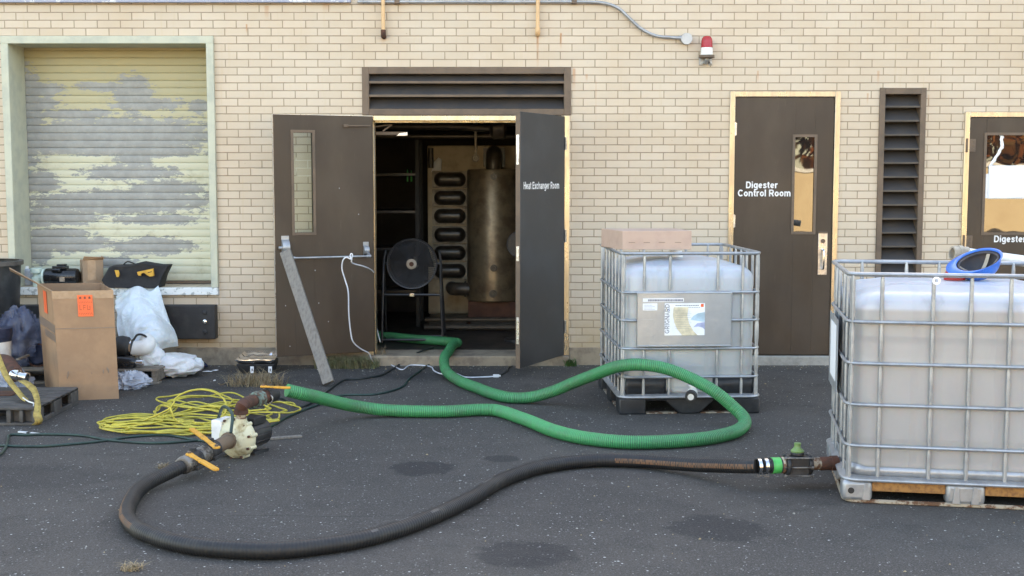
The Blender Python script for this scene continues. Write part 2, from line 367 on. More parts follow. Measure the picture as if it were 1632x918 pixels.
def m_glass(name, dark=(0.012, 0.012, 0.012), ior=1.9):
    t = NT(name)
    t.b.inputs['IOR'].default_value = ior
    t.bump(t.noise(1.7, 2, .5), 0.25, 0.01)
    return t.out(dark, 0.015)
M['mirrorglass'] = m_glass('window_glass_with_dark_room')  # near-black base colour paints in the unlit room behind the panes
def m_clear():
    t = NT('clear_glass')
    return t.out((.85, .92, .88), 0.02, Transmission_Weight=1.0, IOR=1.12)
M['clear'] = m_clear()
def m_film(name, c, alpha, rough=.25):
    t = NT(name)
    f = t.noise(6, 4, .6)
    t.bump(t.noise(14, 5, .65, dist=1.5), .8, .012)
    a = t.math('MULTIPLY_ADD', f, .5, alpha - .25, clamp=True)
    return t.out(c, rough, Alpha=a)
M['film'] = m_film('thin_clear_plastic_film', (.62, .66, .74), .62)
M['bluefilm'] = m_film('bluish_clear_bag_film', (.10, .12, .19), .66)
def m_sheet():
    t = NT('milky_plastic_sheeting')
    c = t.mix(t.ramp(t.noise(3, 5, .6), .45, .75), (.74, .76, .78), (.56, .54, .50))
    t.bump(t.noise(12, 6, .6, dist=2.0), .7, .02)
    return t.out(c, .38, Subsurface_Weight=.15, Subsurface_Scale=.05)
M['sheet'] = m_sheet()

def m_bottle(name, top, low, level, soft):
    t = NT(name)
    sx = t.n('ShaderNodeSeparateXYZ'); t.t.links.new(t.tc.outputs['Object'], sx.inputs[0])
    f = t.ramp(sx.outputs[2], level + soft, level - soft)
    cloud = t.ramp(t.noise(2.4, 4, .55), .3, .75)
    lowc = t.mix(cloud, low, tuple(x * .86 for x in low))
    col = t.mix(f, top, lowc)
    stain = t.ramp(t.noise(3.2, 6, .7, t.vec(scale=(2, 2, .5), loc=(3, 1, 0))), .52, .75)
    col = t.mix(t.math('MULTIPLY', stain, .35), col, tuple(x * .72 for x in low))
    dirt = t.ramp(t.noise(24, 6, .75), .62, .78)
    col = t.mix(t.math('MULTIPLY', dirt, .3), col, (.20, .17, .13))
    X, Y = sx.outputs[0], sx.outputs[1]
    hx_ = t.ramp(t.math('COSINE', t.math('MULTIPLY', X, 2 * PI / .34)), -.9, -.3)
    hy_ = t.ramp(t.math('COSINE', t.math('MULTIPLY', Y, 2 * PI / .40)), -.9, -.3)
    hz_ = t.ramp(t.math('COSINE', t.math('MULTIPLY', sx.outputs[2], 2 * PI / .52)), -.95, -.6)
    h = t.math('ADD', t.math('ADD', hx_, hy_), t.math('MULTIPLY', hz_, .5))
    t.bump(t.math('MULTIPLY_ADD', t.noise(5, 3, .5), .8, h), .45, .014)
    return t.out(col, .33, Subsurface_Weight=.25, Subsurface_Scale=.06)
M['bottle_full'] = m_bottle('translucent_tank_with_murky_liquid', (.47, .49, .53), (.395, .382, .372), 0.985, .012)
M['bottle'] = m_bottle('translucent_tank_plastic', (.48, .52, .57), (.47, .485, .48), 0.90, .16)

def m_hose(name, c1, c2, rough):
    t = NT(name)
    f = t.ramp(t.noise(7, 6, .7), .4, .7)
    g = t.ramp(t.noise(40, 4, .7), .5, .8)
    col = t.mix(f, c1, c2)
    mud = t.ramp(t.noise(2.6, 7, .75, t.vec(loc=(3, 3, 3))), .52, .72)
    col = t.mix(t.math('MULTIPLY', mud, .5), col, (.075, .066, .05))
    col = t.mix(t.math('MULTIPLY', g, .4), col, tuple(x * .55 for x in c1))
    return t.out(col, rough)
M['greenhose'] = m_hose('green_corrugated_hose', (.040, .330, .115), (.060, .260, .110), .45)
M['greenhose_groove_shade'] = m_hose('green_hose_groove_shade', (.024, .185, .07), (.036, .14, .06), .5)  # darker copy of the hose green, shade painted into the grooves
M['blackhose'] = m_hose('black_suction_hose', (.008, .008, .009), (.017, .016, .015), .55)
M['hoseworn'] = m_hose('rust_worn_hose_cover', (.15, .072, .035), (.08, .05, .033), .7)
M['hosechafe'] = m_hose('scuffed_hose_cover', (.09, .085, .08), (.05, .05, .05), .7)

def m_emit_none(): pass

# ------------------------------------------------------------------ mesh building
class MB:
    def __init__(s):
        s.v = []; s.f = []; s.mi = []
    def add(s, vs_, fs_, mi=0, mtx=None):
        o = len(s.v)
        for p in vs_:
            p = Vector(p)
            s.v.append(mtx @ p if mtx else p)
        for f in fs_:
            s.f.append(tuple(i + o for i in f)); s.mi.append(mi)
        return s
    def box(s, x0, x1, y0, y1, z0, z1, mi=0, mtx=None):
        v = [(x0, y0, z0), (x1, y0, z0), (x1, y1, z0), (x0, y1, z0), (x0, y0, z1), (x1, y0, z1), (x1, y1, z1), (x0, y1, z1)]
        f = [(0, 3, 2, 1), (4, 5, 6, 7), (0, 1, 5, 4), (1, 2, 6, 5), (2, 3, 7, 6), (3, 0, 4, 7)]
        return s.add(v, f, mi, mtx)
    def beam(s, a, b, w_, h_, up=(0, 0, 1), mi=0):
        a, b = Vector(a), Vector(b); d = (b - a); L = d.length; d.normalize()
        u = Vector(up); r = d.cross(u).normalized(); u = r.cross(d).normalized()
        m = Matrix((( r.x, d.x, u.x, a.x), (r.y, d.y, u.y, a.y), (r.z, d.z, u.z, a.z), (0, 0, 0, 1)))
        return s.box(-w_ / 2, w_ / 2, 0, L, -h_ / 2, h_ / 2, mi, m)
    def prism(s, pts, y0, y1, mi=0, mtx=None):          # polygon in xz, extruded along y
        n = len(pts)
        v = [(p[0], y0, p[1]) for p in pts] + [(p[0], y1, p[1]) for p in pts]
        f = [tuple(range(n)), tuple(range(2 * n - 1, n - 1, -1))]
        for i in range(n):
            j = (i + 1) % n
            f.append((j, i, i + n, j + n))
        return s.add(v, f, mi, mtx)
    def cyl(s, a, b, r0, r1=None, n=20, mi=0, cap=True):
        return s.lathe_ax(a, b, [(0, r0), (1, r0 if r1 is None else r1)], n, mi, cap)
    def lathe_ax(s, a, b, prof, n=24, mi=0, cap=True):    # prof: (t along a->b, radius)
        a, b = Vector(a), Vector(b); d = b - a
        q = d.to_track_quat('Z', 'Y').to_matrix()
        o = len(s.v)
        for (t_, r_) in prof:
            for k in range(n):
                an = 2 * PI * k / n
                s.v.append(a + d * t_ + q @ Vector((r_ * math.cos(an), r_ * math.sin(an), 0)))
        for i in range(len(prof) - 1):
            for k in range(n):
                k2 = (k + 1) % n
                s.f.append((o + i * n + k, o + i * n + k2, o + (i + 1) * n + k2, o + (i + 1) * n + k)); s.mi.append(mi)
        if cap:
            s.f.append(tuple(o + k for k in range(n - 1, -1, -1))); s.mi.append(mi)
            e = o + (len(prof) - 1) * n
            s.f.append(tuple(e + k for k in range(n))); s.mi.append(mi)
        return s
    def tube(s, pts, r, n=10, closed=False, rf=None, mf=None, cap=True, mi=0):
        P = [Vector(p) for p in pts]; N = len(P); o = len(s.v)
        prev = None
        for i in range(N):
            if closed: d = P[(i + 1) % N] - P[i - 1]
            else: d = P[min(i + 1, N - 1)] - P[max(i - 1, 0)]
            if d.length < 1e-9: d = Vector((0, 0, 1))
            d.normalize()
            if prev is None:
                u = Vector((0, 0, 1)) if abs(d.z) < .95 else Vector((1, 0, 0))
                u = (u - d * u.dot(d)).normalized()
            else:
                u = (prev - d * prev.dot(d)).normalized()
            prev = u
            w_ = d.cross(u)
            rr = r if rf is None else rf(i)
            for k in range(n):
                an = 2 * PI * k / n
                s.v.append(P[i] + (u * math.cos(an) + w_ * math.sin(an)) * rr)
        for i in range(N if closed else N - 1):
            i2 = (i + 1) % N
            for k in range(n):
                k2 = (k + 1) % n
                s.f.append((o + i * n + k, o + i2 * n + k, o + i2 * n + k2, o + i * n + k2))
                s.mi.append(mi if mf is None else mf(i, k))
        if cap and not closed:
            s.f.append(tuple(o + k for k in range(n))); s.mi.append(mi)
            s.f.append(tuple(o + (N - 1) * n + k for k in range(n - 1, -1, -1))); s.mi.append(mi)
        return s
    def sphere(s, c, r, nu=16, nv=10, sc=(1, 1, 1), mi=0, mtx=None):
        c = Vector(c); vs_ = []; fs_ = []
        for j in range(nv + 1):
            th = PI * j / nv
            for i in range(nu):
                ph = 2 * PI * i / nu
                vs_.append((c.x + r * sc[0] * math.sin(th) * math.cos(ph), c.y + r * sc[1] * math.sin(th) * math.sin(ph), c.z + r * sc[2] * math.cos(th)))
        for j in range(nv):
            for i in range(nu):
                i2 = (i + 1) % nu
                fs_.append((j * nu + i, (j + 1) * nu + i, (j + 1) * nu + i2, j * nu + i2))
        return s.add(vs_, fs_, mi, mtx)
    def build(s, name, mats, parent=None, smooth=True, bevel=0, seg=2, angle=35, solid=0, off=0):
        me = bpy.data.meshes.new(name)
        me.from_pydata([tuple(p) for p in s.v], [], s.f)
        if not isinstance(mats, (list, tuple)): mats = [mats]
        for m in mats:
            me.materials.append(M[m] if isinstance(m, str) else m)
        me.polygons.foreach_set('material_index', s.mi)
        me.validate()
        bm = bmesh.new(); bm.from_mesh(me)
        bmesh.ops.remove_doubles(bm, verts=bm.verts, dist=1e-5)
        bmesh.ops.recalc_face_normals(bm, faces=bm.faces) if not off else None
        bm.to_mesh(me); bm.free()
        if smooth:
            me.shade_smooth(); me.set_sharp_from_angle(angle=R(angle))
        o = bpy.data.objects.new(name, me); C.objects.link(o)
        if solid:
            m = o.modifiers.new('thickness', 'SOLIDIFY'); m.thickness = solid; m.offset = 0
        if bevel:
            m = o.modifiers.new('bevel', 'BEVEL'); m.width = bevel; m.segments = seg; m.limit_method = 'ANGLE'; m.angle_limit = R(35)
        if parent is not None: o.parent = parent
        return o

def tag(o, label=None, cat=None, group=None, kind=None):
    if label: o['label'] = label
    if cat: o['category'] = cat
    if group: o['group'] = group
    if kind: o['kind'] = kind
    return o
def thing(name, label, cat, loc=(0, 0, 0), rz=0.0, group=None):
    o = bpy.data.objects.new(name, None); C.objects.link(o)
    o.empty_display_size = .1
    o.location = loc; o.rotation_euler = (0, 0, rz)
    return tag(o, label, cat, group)
def spline(pts, step=0.02):
    P = [Vector(p) for p in pts]
    P = [P[0] * 2 - P[1]] + P + [P[-1] * 2 - P[-2]]
    out = []
    for i in range(1, len(P) - 2):
        a, b, c, d = P[i - 1:i + 3]
        n = max(2, int((c - b).length / step))
        for k in range(n):
            t = k / n
            out.append(0.5 * ((2 * b) + (c - a) * t + (2 * a - 5 * b + 4 * c - d) * t * t + (3 * b - a - 3 * c + d) * t ** 3))
    out.append(P[-2])
    return out
def resample(P, step):
    out = [P[0]]; acc = 0.0
    for i in range(1, len(P)):
        a, b = P[i - 1], P[i]; L = (b - a).length
        if L < 1e-9: continue
        t = step - acc
        while t <= L:
            out.append(a + (b - a) * (t / L)); t += step
        acc = (acc + L) % step
    out.append(P[-1])
    return out
def arc(cx, cy, rx, ry, a0, a1, n=10):
    return [(cx + rx * math.cos(R(a0 + (a1 - a0) * k / n)), cy + ry * math.sin(R(a0 + (a1 - a0) * k / n))) for k in range(n + 1)]
GL = {
 ' ': (.26, []), 'i': (.2, [[(.1, 0), (.1, .73)], [(.1, .84), (.1, 1.0)]]), 'l': (.2, [[(.1, 0), (.1, 1.0)]]), 'I': (.2, [[(.1, 0), (.1, 1.0)]]),
 'D': (.76, [[(.1, 0), (.1, 1.0)], [(.1, .095)] + arc(.37, .5, .29, .405, -90, 90) + [(.1, .905)]]),
 'g': (.62, [arc(.31, .385, .21, .27, 0, 360, 18), [(.53, .73), (.53, -.04)] + arc(.31, -.05, .22, .15, 0, -150)]),
 'e': (.62, [[(.12, .36), (.5, .36)], [(.52, .38)] + arc(.31, .365, .21, .27, 5, 320, 16)]),
 's': (.54, [[(.47, .54), (.42, .62), (.27, .645), (.13, .6), (.12, .5), (.2, .42), (.38, .345), (.45, .26), (.43, .14), (.3, .09), (.14, .11), (.06, .21)]]),
 't': (.36, [[(.17, .93), (.17, .2), (.22, .1), (.34, .09)], [(.02, .66), (.34, .66)]]),
 'r': (.40, [[(.1, 0), (.1, .73)], [(.1, .46), (.17, .6), (.28, .645), (.4, .63)]]),
 'C': (.78, [arc(.42, .5, .32, .405, 42, 318, 18)]), 'G': (.82, [arc(.42, .5, .32, .405, 45, 345, 18) + [(.73, .46), (.46, .46)]]),
 'o': (.62, [arc(.31, .365, .21, .27, 0, 360, 18)]), 'n': (.62, [[(.1, 0), (.1, .73)], arc(.31, .44, .21, .2, 180, 0) + [(.52, 0)]]),
 'h': (.62, [[(.1, 0), (.1, 1.0)], arc(.31, .44, .21, .2, 180, 0) + [(.52, 0)]]),
 'm': (.94, [[(.1, 0), (.1, .73)], arc(.285, .46, .185, .18, 180, 0) + [(.47, 0)], arc(.655, .46, .185, .18, 180, 0) + [(.84, 0)]]),
 'R': (.74, [[(.1, 0), (.1, 1.0)], [(.1, .905)] + arc(.42, .68, .21, .225, 90, -90) + [(.1, .455)], [(.38, .455), (.66, 0)]]),
 'H': (.74, [[(.1, 0), (.1, 1.0)], [(.64, 0), (.64, 1.0)], [(.1, .52), (.64, .52)]]), 'E': (.66, [[(.1, 0), (.1, 1.0)], [(.1, .905), (.62, .905)], [(.1, .52), (.58, .52)], [(.1, .095), (.64, .095)]]),
 'x': (.56, [[(.04, 0), (.52, .73)], [(.52, 0), (.04, .73)]]), 'c': (.56, [arc(.3, .365, .2, .27, 45, 315, 14)]),
 'a': (.58, [arc(.28, .21, .18, .135, 0, 360, 14), arc(.29, .47, .185, .17, 160, 0) + [(.475, 0)]]),
 'N': (.74, [[(.1, 0), (.1, 1.0)], [(.64, 0), (.64, 1.0)], [(.1, .95), (.64, .05)]]), 'A': (.74, [[(.06, 0), (.37, .97), (.68, 0)], [(.17, .32), (.57, .32)]]),
}
def text(body, width, mat, parent, loc, rot, name='lettering', bold=.18, height=None, ext=0, **kw):
    g = MB(); x = 0.0; st = 0
    for ch in body:
        adv, strokes = GL[ch]
        for P_ in strokes:
            st += 1; n = len(P_); v = []
            for i in range(n):
                a, b = P_[max(i - 1, 0)], P_[min(i + 1, n - 1)]
                if i == 0 and P_[0] == P_[-1]: a = P_[-2]
                if i == n - 1 and P_[0] == P_[-1]: b = P_[1]
                dx, dy = b[0] - a[0], b[1] - a[1]; L_ = math.hypot(dx, dy) or 1
                nx_, ny_ = -dy / L_ * bold / 2, dx / L_ * bold / 2
                px_, py_ = P_[i]
                v += [(x + px_ + nx_, py_ + ny_, st % 5), (x + px_ - nx_, py_ - ny_, st % 5)]
            g.add(v, [(2 * i, 2 * i + 1, 2 * i + 3, 2 * i + 2) for i in range(n - 1)])
        x += adv + .09
    k = width / (x - .09); kh = k if height is None else height
    for v in g.v:
        v.x *= k; v.y *= kh; v.z *= .00012
    o = g.build(name, mat, parent, smooth=False, off=1)
    o.location = loc; o.rotation_euler = rot
    return o

# ================================================================== SETTING
g = MB()
NX = 1
g.add([(-150, -200, 0), (150, -200, 0), (150, 200, 0), (-150, 200, 0)], [(0, 1, 2, 3)])
go = g.build('ground', 'asphalt', smooth=False)
tag(go, 'dark grey speckled asphalt yard with oil stains', None, kind='structure')

# ------------------------------------------------------------------ the building
bld = thing('brick_building', 'cream brick building with roller shutter, louvers and brown metal doors', 'building', (0, 0, 0))
ZT = 5.2
OP = {  # openings: x0, x1, z0, z1
    'garage': (-4.352, -2.637, 0.69, 2.805),
    'double': (-1.271, 0.502, 0.09, 2.604),
    'control': (1.892, 2.850, 0.09, 2.399),
    'louver': (3.193, 3.590, 0.75, 2.426),
    'right': (3.935, 5.0, 0.09, 2.221),
}
xs = sorted({-12.0, 12.0} | {o[0] for o in OP.values()} | {o[1] for o in OP.values()})
zs = sorted({0.155, ZT} | {o[2] for o in OP.values() if o[2] > .2} | {o[3] for o in OP.values()})
g = MB()
for i in range(len(xs) - 1):
    for j in range(len(zs) - 1):
        cx, cz = (xs[i] + xs[i + 1]) / 2, (zs[j] + zs[j + 1]) / 2
        if any(o[0] < cx < o[1] and o[2] < cz < o[3] for o in OP.values()): continue
        a, b, c, d = xs[i], xs[i + 1], zs[j], zs[j + 1]
        g.add([(a, 0, c), (b, 0, c), (b, 0, d), (a, 0, d)], [(0, 1, 2, 3)])
        g.add([(a, .3, c), (b, .3, c), (b, .3, d), (a, .3, d)], [(3, 2, 1, 0)])
for o in OP.values():
    a, b, c, d = o; c = max(c, .155)
    g.add([(a, 0, c), (a, .3, c), (a, .3, d), (a, 0, d)], [(0, 1, 2, 3)])
    g.add([(b, 0, c), (b, .3, c), (b, .3, d), (b, 0, d)], [(3, 2, 1, 0)])
    g.add([(a, 0, d), (a, .3, d), (b, .3, d), (b, 0, d)], [(0, 1, 2, 3)])
    if c > .2: g.add([(a, 0, c), (a, .3, c), (b, .3, c), (b, 0, c)], [(3, 2, 1, 0)])
g.build('wall', 'brick', bld, smooth=False)
# foundation strip, broken by the door thresholds
g = MB()
for a, b in ((-12, -1.271), (.502, 1.892), (2.850, 3.935), (5.0, 12)):
    g.box(a, b, -.012, .3, -.2, .155)
g.build('foundation', 'concrete', bld, bevel=.006)
g = MB(); g.box(-1.271, .502, -.06, .34, -.2, .088); g.build('threshold', 'concrete', bld, bevel=.012)
g = MB(); g.box(1.892, 2.850, -.03, .28, -.2, .082); g.build('threshold', 'concretegrey', bld, bevel=.01)
g = MB(); g.box(3.935, 5.0, -.03, .28, -.2, .082); g.build('threshold', 'concretegrey', bld, bevel=.01)
# roof and remaining shell keep the sun off the yard
g = MB(); g.box(-12.2, 12.2, -.05, 14, ZT, ZT + .25); g.build('roof', 'concretegrey', bld)
g = MB(); g.box(-12, 12, 13.7, 14, 0, ZT); g.box(-12, -11.7, .31, 13.7, 0, ZT); g.box(11.7, 12, .31, 13.7, 0, ZT); g.build('rear_wall', 'concretegrey', bld)

# garage opening: green-white frame, sill, shutter
a, b, c, d = OP['garage']
g = MB()
g.box(a - .06, a + .004, -.035, .325, c, d); g.box(b - .004, b + .06, -.035, .325, c, d)
g.box(a - .06, b + .06, -.036, .326, d - .004, d + .062)
g.build('shutter_frame', 'greenish', bld, bevel=.006)
g = MB(); g.box(a - .05, b + .06, -.04, .42, c - .068, c - .001); g.build('shutter_sill', 'sillwhite', bld, bevel=.006)
prof = []
z = c + .03
while z < d:
    for (dz, dy) in ((0, .006), (.003, .0), (.010, -.002), (.033, -.004), (.056, -.002), (.0635, .0)):
        prof.append((z + dz, .33 + dy))
    z += .0665
g = MB(); vs_ = []; fs_ = []
for (zz, yy) in prof:
    vs_ += [(a + .001, yy, zz), (b - .001, yy, zz)]
for i in range(len(prof) - 1):
    fs_.append((2 * i, 2 * i + 1, 2 * i + 3, 2 * i + 2))
g.add(vs_, fs_)
sh = g.build('roller_shutter', 'shutter', bld, angle=25)
g = MB(); g.box(a + .002, b - .002, .315, .34, c + .004, c + .028); g.build('bottom_bar', 'bronze', sh, bevel=.003)
g = MB(); g.box(a, b, .36, .40, c, d); g.build('shutter_backing', 'blackplastic', bld)

# painted steel strip along the top of the picture
p = B(560, 4)
g = MB(); g.box(-6.5, p.x, -.055, -.001, 3.148, 3.26); g.build('fascia_strip', 'strip', bld, bevel=.004)

# big louver over the double door
p0, p1 = B(577, 107), B(910, 187)
g = MB()
x0, x1, z1, z0 = -1.299, .511, 2.604, 2.19
g.box(x0, x0 + .06, -.02, .12, z0, z1); g.box(x1 - .06, x1, -.02, .12, z0, z1)
g.box(x0 + .06, x1 - .06, -.019, .12, z1 - .06, z1 - .001); g.box(x0 + .06, x1 - .06, -.019, .12, z0, z0 + .055)
lf = g.build('louver', 'bronze', bld, bevel=.004)
g = MB()
lip = MB()
for py in (131, 152.5, 174):
    zl = B(700, py, -.01).z
    v = [(x0 + .06, -.008, zl + .008), (x1 - .06, -.008, zl + .008), (x1 - .06, .10, zl + .115), (x0 + .06, .10, zl + .115)]
    g.add(v + [(q[0], q[1] + .004, q[2] - .006) for q in v], [(0, 1, 2, 3), (7, 6, 5, 4), (0, 4, 5, 1), (3, 2, 6, 7)])
    if py < 170: lip.box(x0 + .06, x1 - .06, -.014, -.002, zl - .011, zl + .010)
lip.build('blade_lip', 'bronze', lf, bevel=.0015)
g.build('blade_set', 'louver', lf, bevel=.0015)
g = MB(); g.box(x0 + .06, x1 - .06, .105, .118, z0 + .055, z1 - .06); g.build('backing', 'blackplastic', lf)

# narrow louver
a, b, c, d = OP['louver']
g = MB()
g.box(a - .003, a + .045, -.02, .12, c, d); g.box(b - .045, b + .003, -.02, .12, c, d)
g.box(a + .045, b - .045, -.019, .12, d - .055, d - .001); g.box(a + .045, b - .045, -.019, .12, c, c + .05)
lf = g.build('louver', 'bronze', bld, bevel=.004)
g = MB(); lip = MB(); zt = d - .07
while zt > c + .1:
    v = [(a + .045, -.004, zt - .085), (b - .045, -.004, zt - .085), (b - .045, .10, zt + .02), (a + .045, .10, zt + .02)]
    g.add(v + [(q[0], q[1] + .004, q[2] - .006) for q in v], [(0, 1, 2, 3), (7, 6, 5, 4), (0, 4, 5, 1), (3, 2, 6, 7)])
    lip.box(a + .045, b - .045, -.009, .001, zt - .100, zt - .084)
    zt -= .1215
lip.build('blade_lip', 'bronzedim', lf, bevel=.001)
g.build('blade_set', 'louver', lf, bevel=.0015)
g = MB(); g.box(a + .045, b - .045, .105, .118, c + .05, d - .055); g.build('backing', 'blackplastic', lf)

# ---- door frames
def door_frame(x0, x1, z1, wdt, hd, z0=.089, dep=.15):
    g = MB()
    g.box(x0, x0 + wdt, -.018, dep, z0, z1); g.box(x1 - wdt, x1, -.018, dep, z0, z1)
    g.box(x0 + wdt, x1 - wdt, -.017, dep, z1 - hd, z1 - .001)
    # stop rebate
    g.box(x0 + wdt, x0 + wdt + .014, .055, dep - .01, z0, z1 - hd); g.box(x1 - wdt - .014, x1 - wdt, .055, dep - .01, z0, z1 - hd)
    g.box(x0 + wdt + .014, x1 - wdt - .014, .056, dep - .01, z1 - hd - .014, z1 - hd)
    return g.build('door_frame', 'frame', bld, bevel=.003)
door_frame(-1.271, .502, 2.188, .052, .045)
door_frame(1.892, 2.850, 2.397, .046, .048)
door_frame(3.935, 5.0, 2.219, .045, .045)

# ---- a door leaf: mesh local x from hinge, y = thickness towards the back, window hole included
def leaf(w_, h_, win=None, mats=('door',), th=.044, bev=.002):
    g = MB()
    if win is None:
        g.box(0, w_, 0, th, 0, h_)
    else:
        a, b, c, d = win
        g.box(0, a, 0, th, 0, h_); g.box(b, w_, 0, th, 0, h_); g.box(a, b, 0, th, 0, c); g.box(a, b, 0, th, d, h_)
    return g
def place(o, loc, rz=0.0):
    o.location = loc; o.rotation_euler = (0, 0, rz); return o
def win_trim(parent, a, b, c, d, th, mat='bronze', w_=.02):
    g = MB()
    for (y0, y1) in ((-.007, .0), (th, th + .007)):
        g.box(a - w_, a + .004, y0, y1, c - w_, d + w_); g.box(b - .004, b + w_, y0, y1, c - w_, d + w_)
        g.box(a + .004, b - .004, y0 + .0005, y1 - .0005, c - w_, c + .004); g.box(a + .004, b - .004, y0 + .0005, y1 - .0005, d - .004, d + w_)
    g.build('window_trim', mat, parent, bevel=.0015)
def hinge(parent, x, y, z, h_=.115, mat='steel'):
    g = MB(); g.cyl((x, y, z - h_ / 2), (x, y, z + h_ / 2), .008, n=10)
    g.box(x - .016, x + .016, y + .003, y + .007, z - h_ / 2 + .004, z + h_ / 2 - .004)
    g.build('hinge', mat, parent)

# left leaf of the double door, swung out past the wall: inside face towards the yard
LW, LH = .865, 2.05
hx, hy = -1.222, -.02
fx, fy = -2.030, -.36
ang = math.atan2(fy - hy, fx - hx)      # direction from hinge to free edge
# local x along leaf, local y must point away from the yard side
# window pixels -> distance along leaf
def along(px, hxx, hyy, ang_):
    lo, hi = 0.0, 1.2
    for _ in range(40):
        mid = (lo + hi) / 2
        X = hxx + math.cos(ang_) * mid; Y = hyy + math.sin(ang_) * mid
        q = 816 + FPX * X / ((Y + DIST) * _c + .06)
        if (q > px) == (ang_ > 1.6 or ang_ < -1.6): lo = mid
        else: hi = mid
    return (lo + hi) / 2
a1 = along(499, hx, hy, ang); a0 = along(468, hx, hy, ang)
zc = lambda py, Y: B(816, py, Y).z
LZ = .129
win = (min(a0, a1), max(a0, a1), zc(371, -.28) - LZ, zc(211, -.28) - LZ)
# local y -> use th negative side: with x axis pointing left, +y local points towards the yard; put thickness behind
g = leaf(LW, LH, win)
dl = g.build('door', 'door', bld, bevel=.002)
place(dl, (hx, hy, LZ), ang)
dl['label'] = 'left door leaf swung right open, inside face showing with a panic bar'
TH = .044   # yard side of this leaf is local y = TH
win_trim(dl, *win, TH)
g = MB(); g.box(win[0], win[1], .019, .025, win[2], win[3]); g.build('window', 'clear', dl)
g = MB(); g.box(.0, LW, -.0005, TH + .0005, LH, LH + .003); g.box(LW, LW + .002, .003, TH - .003, 0, LH); g.build('edge_strip', 'steel', dl)
# panic bar: two chassis, arms and the round bar
zb = zc(411, -.4) - LZ
g = MB()
xl = along(453, hx, hy, ang); xr = along(581, hx, hy, ang)
def chassis(xc, w_, z0, z1, dep):
    g = MB(); pr = []
    n = 10
    for i in range(n + 1):
        t_ = i / n
        pr.append((TH + dep * math.sin(PI * t_) ** .6, z0 + (z1 - z0) * t_))
    pts = [(TH - .001, z0)] + pr + [(TH - .001, z1)]
    m = Matrix.Rotation(-PI / 2, 4, 'Z')
    # extrude along x: profile in (y, z)
    k = len(pts)
    v = [(xc - w_ / 2, p_[0], p_[1]) for p_ in pts] + [(xc + w_ / 2, p_[0], p_[1]) for p_ in pts]
    f = [tuple(range(k)), tuple(range(2 * k - 1, k - 1, -1))] + [((i + 1) % k, i, i + k, (i + 1) % k + k) for i in range(k)]
    g.add(v, f)
    g.box(xc - w_ / 2 - .002, xc + w_ / 2 + .002, TH, TH + .006, z1 - .004, z1 + .03)
    return g
g = chassis(xl, .062, zb + .02, zb + .155, .06)
g.cyl((xl + .03, TH + .03, zb + .085), (xl + .06, TH + .03, zb + .085), .013, n=12)
pb = g.build('panic_device', 'galv', dl, bevel=.002)
g = chassis(xr, .045, zb + .005, zb + .09, .045); g.build('panic_device', 'galv', dl, bevel=.002)
g = MB()
g.cyl((xl - .035, TH + .085, zb), (xr - .012, TH + .085, zb), .0085, n=14)
g.cyl((xl - .025, TH + .085, zb), (xl - .065, TH + .085, zb), .0125, n=14)
g.cyl((xr - .02, TH + .085, zb), (xr + .02, TH + .085, zb), .0125, n=14)
g.beam((xl - .02, TH + .03, zb + .045), (xl - .04, TH + .085, zb), .018, .022)
g.beam((xr + .0, TH + .03, zb + .04), (xr - .01, TH + .085, zb), .016, .02)
g.build('push_bar', 'galv', dl)
# closer arm near the top, reaching back to the head of the frame
g = MB()
xa = along(553, hx, hy, ang); za = zc(201, -.1) - LZ
g.box(xa - .01, xa + .03, TH, TH + .02, za - .012, za + .012)
g.beam((xa, TH + .025, za), (.03, TH + .03, za + .004), .012, .01)
g.build('closer_arm', 'bronze', dl, bevel=.001)
g = MB(); g.sphere((along(573, hx, hy, ang), TH + .001, zc(340, -.1) - LZ), .007, 8, 5, (1.4, .2, .8)); 
for (px_, py_) in ((570, 342), (452, 484), (505, 482), (500, 430), (458, 548), (520, 512), (540, 300)):
    g = MB(); g.sphere((along(px_, hx, hy, ang), TH + .001, zc(py_, -.2) - LZ), .004, 6, 4, (1.2, .2, 1.6)); g.build('paint_fleck', 'galv', dl)

LH, LZ = 2.085, .094
# right leaf, swung towards the camera, outer face seen obliquely
hx2, hy2 = .420, -.02
ang2 = math.atan2(-.80, -.405)
g = leaf(LW, LH)
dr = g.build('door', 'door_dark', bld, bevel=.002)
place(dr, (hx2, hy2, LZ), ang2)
dr['label'] = 'right door leaf swung out towards the camera, dark outer face lettered in white'
# outward (outer) face of this leaf is towards +x world: local y = +TH side or 0 side?
side = 1 if (Matrix.Rotation(ang2, 3, 'Z') @ Vector((0, 1, 0))).x > 0 else -1
yo = TH if side > 0 else 0.0
g = MB(); g.box(LW, LW + .004, .002, TH - .002, 0.0, LH); g.build('edge_strip', 'bronze', dr, bevel=.001)
g = MB()
for (z0, z1) in ((1.66, 1.90), (.88, 1.00), (.20, .42)):
    g = MB(); g.box(LW + .004, LW + .007, .010, TH - .010, z0, z1)
    g.box(LW + .004, LW + .013, .014, TH - .014, z0 + .02, z0 + .05); g.box(LW + .004, LW + .013, .014, TH - .014, z1 - .05, z1 - .02); g.build('latch_plate', 'steel', dr, bevel=.001)
for zz in (.25, 1.05, 1.85):
    hinge(dr, -.006, yo + side * .004, zz)
# lettering reads left to right from the free edge to the hinge
lt = text('Heat Exchanger Room', .69, 'lettering', dr, (0, 0, 0), (0, 0, 0), bold=.19, height=.060)
lt.location = (LW - .055, yo + side * .0012, zc(299, -.7) - LZ - .013)
lt.rotation_euler = Matrix(((-1, 0, 0), (0, 0, 1 * side), (0, 1, 0))).to_euler() if side > 0 else Matrix(((-1, 0, 0), (0, 0, -1), (0, 1, 0))).to_euler()

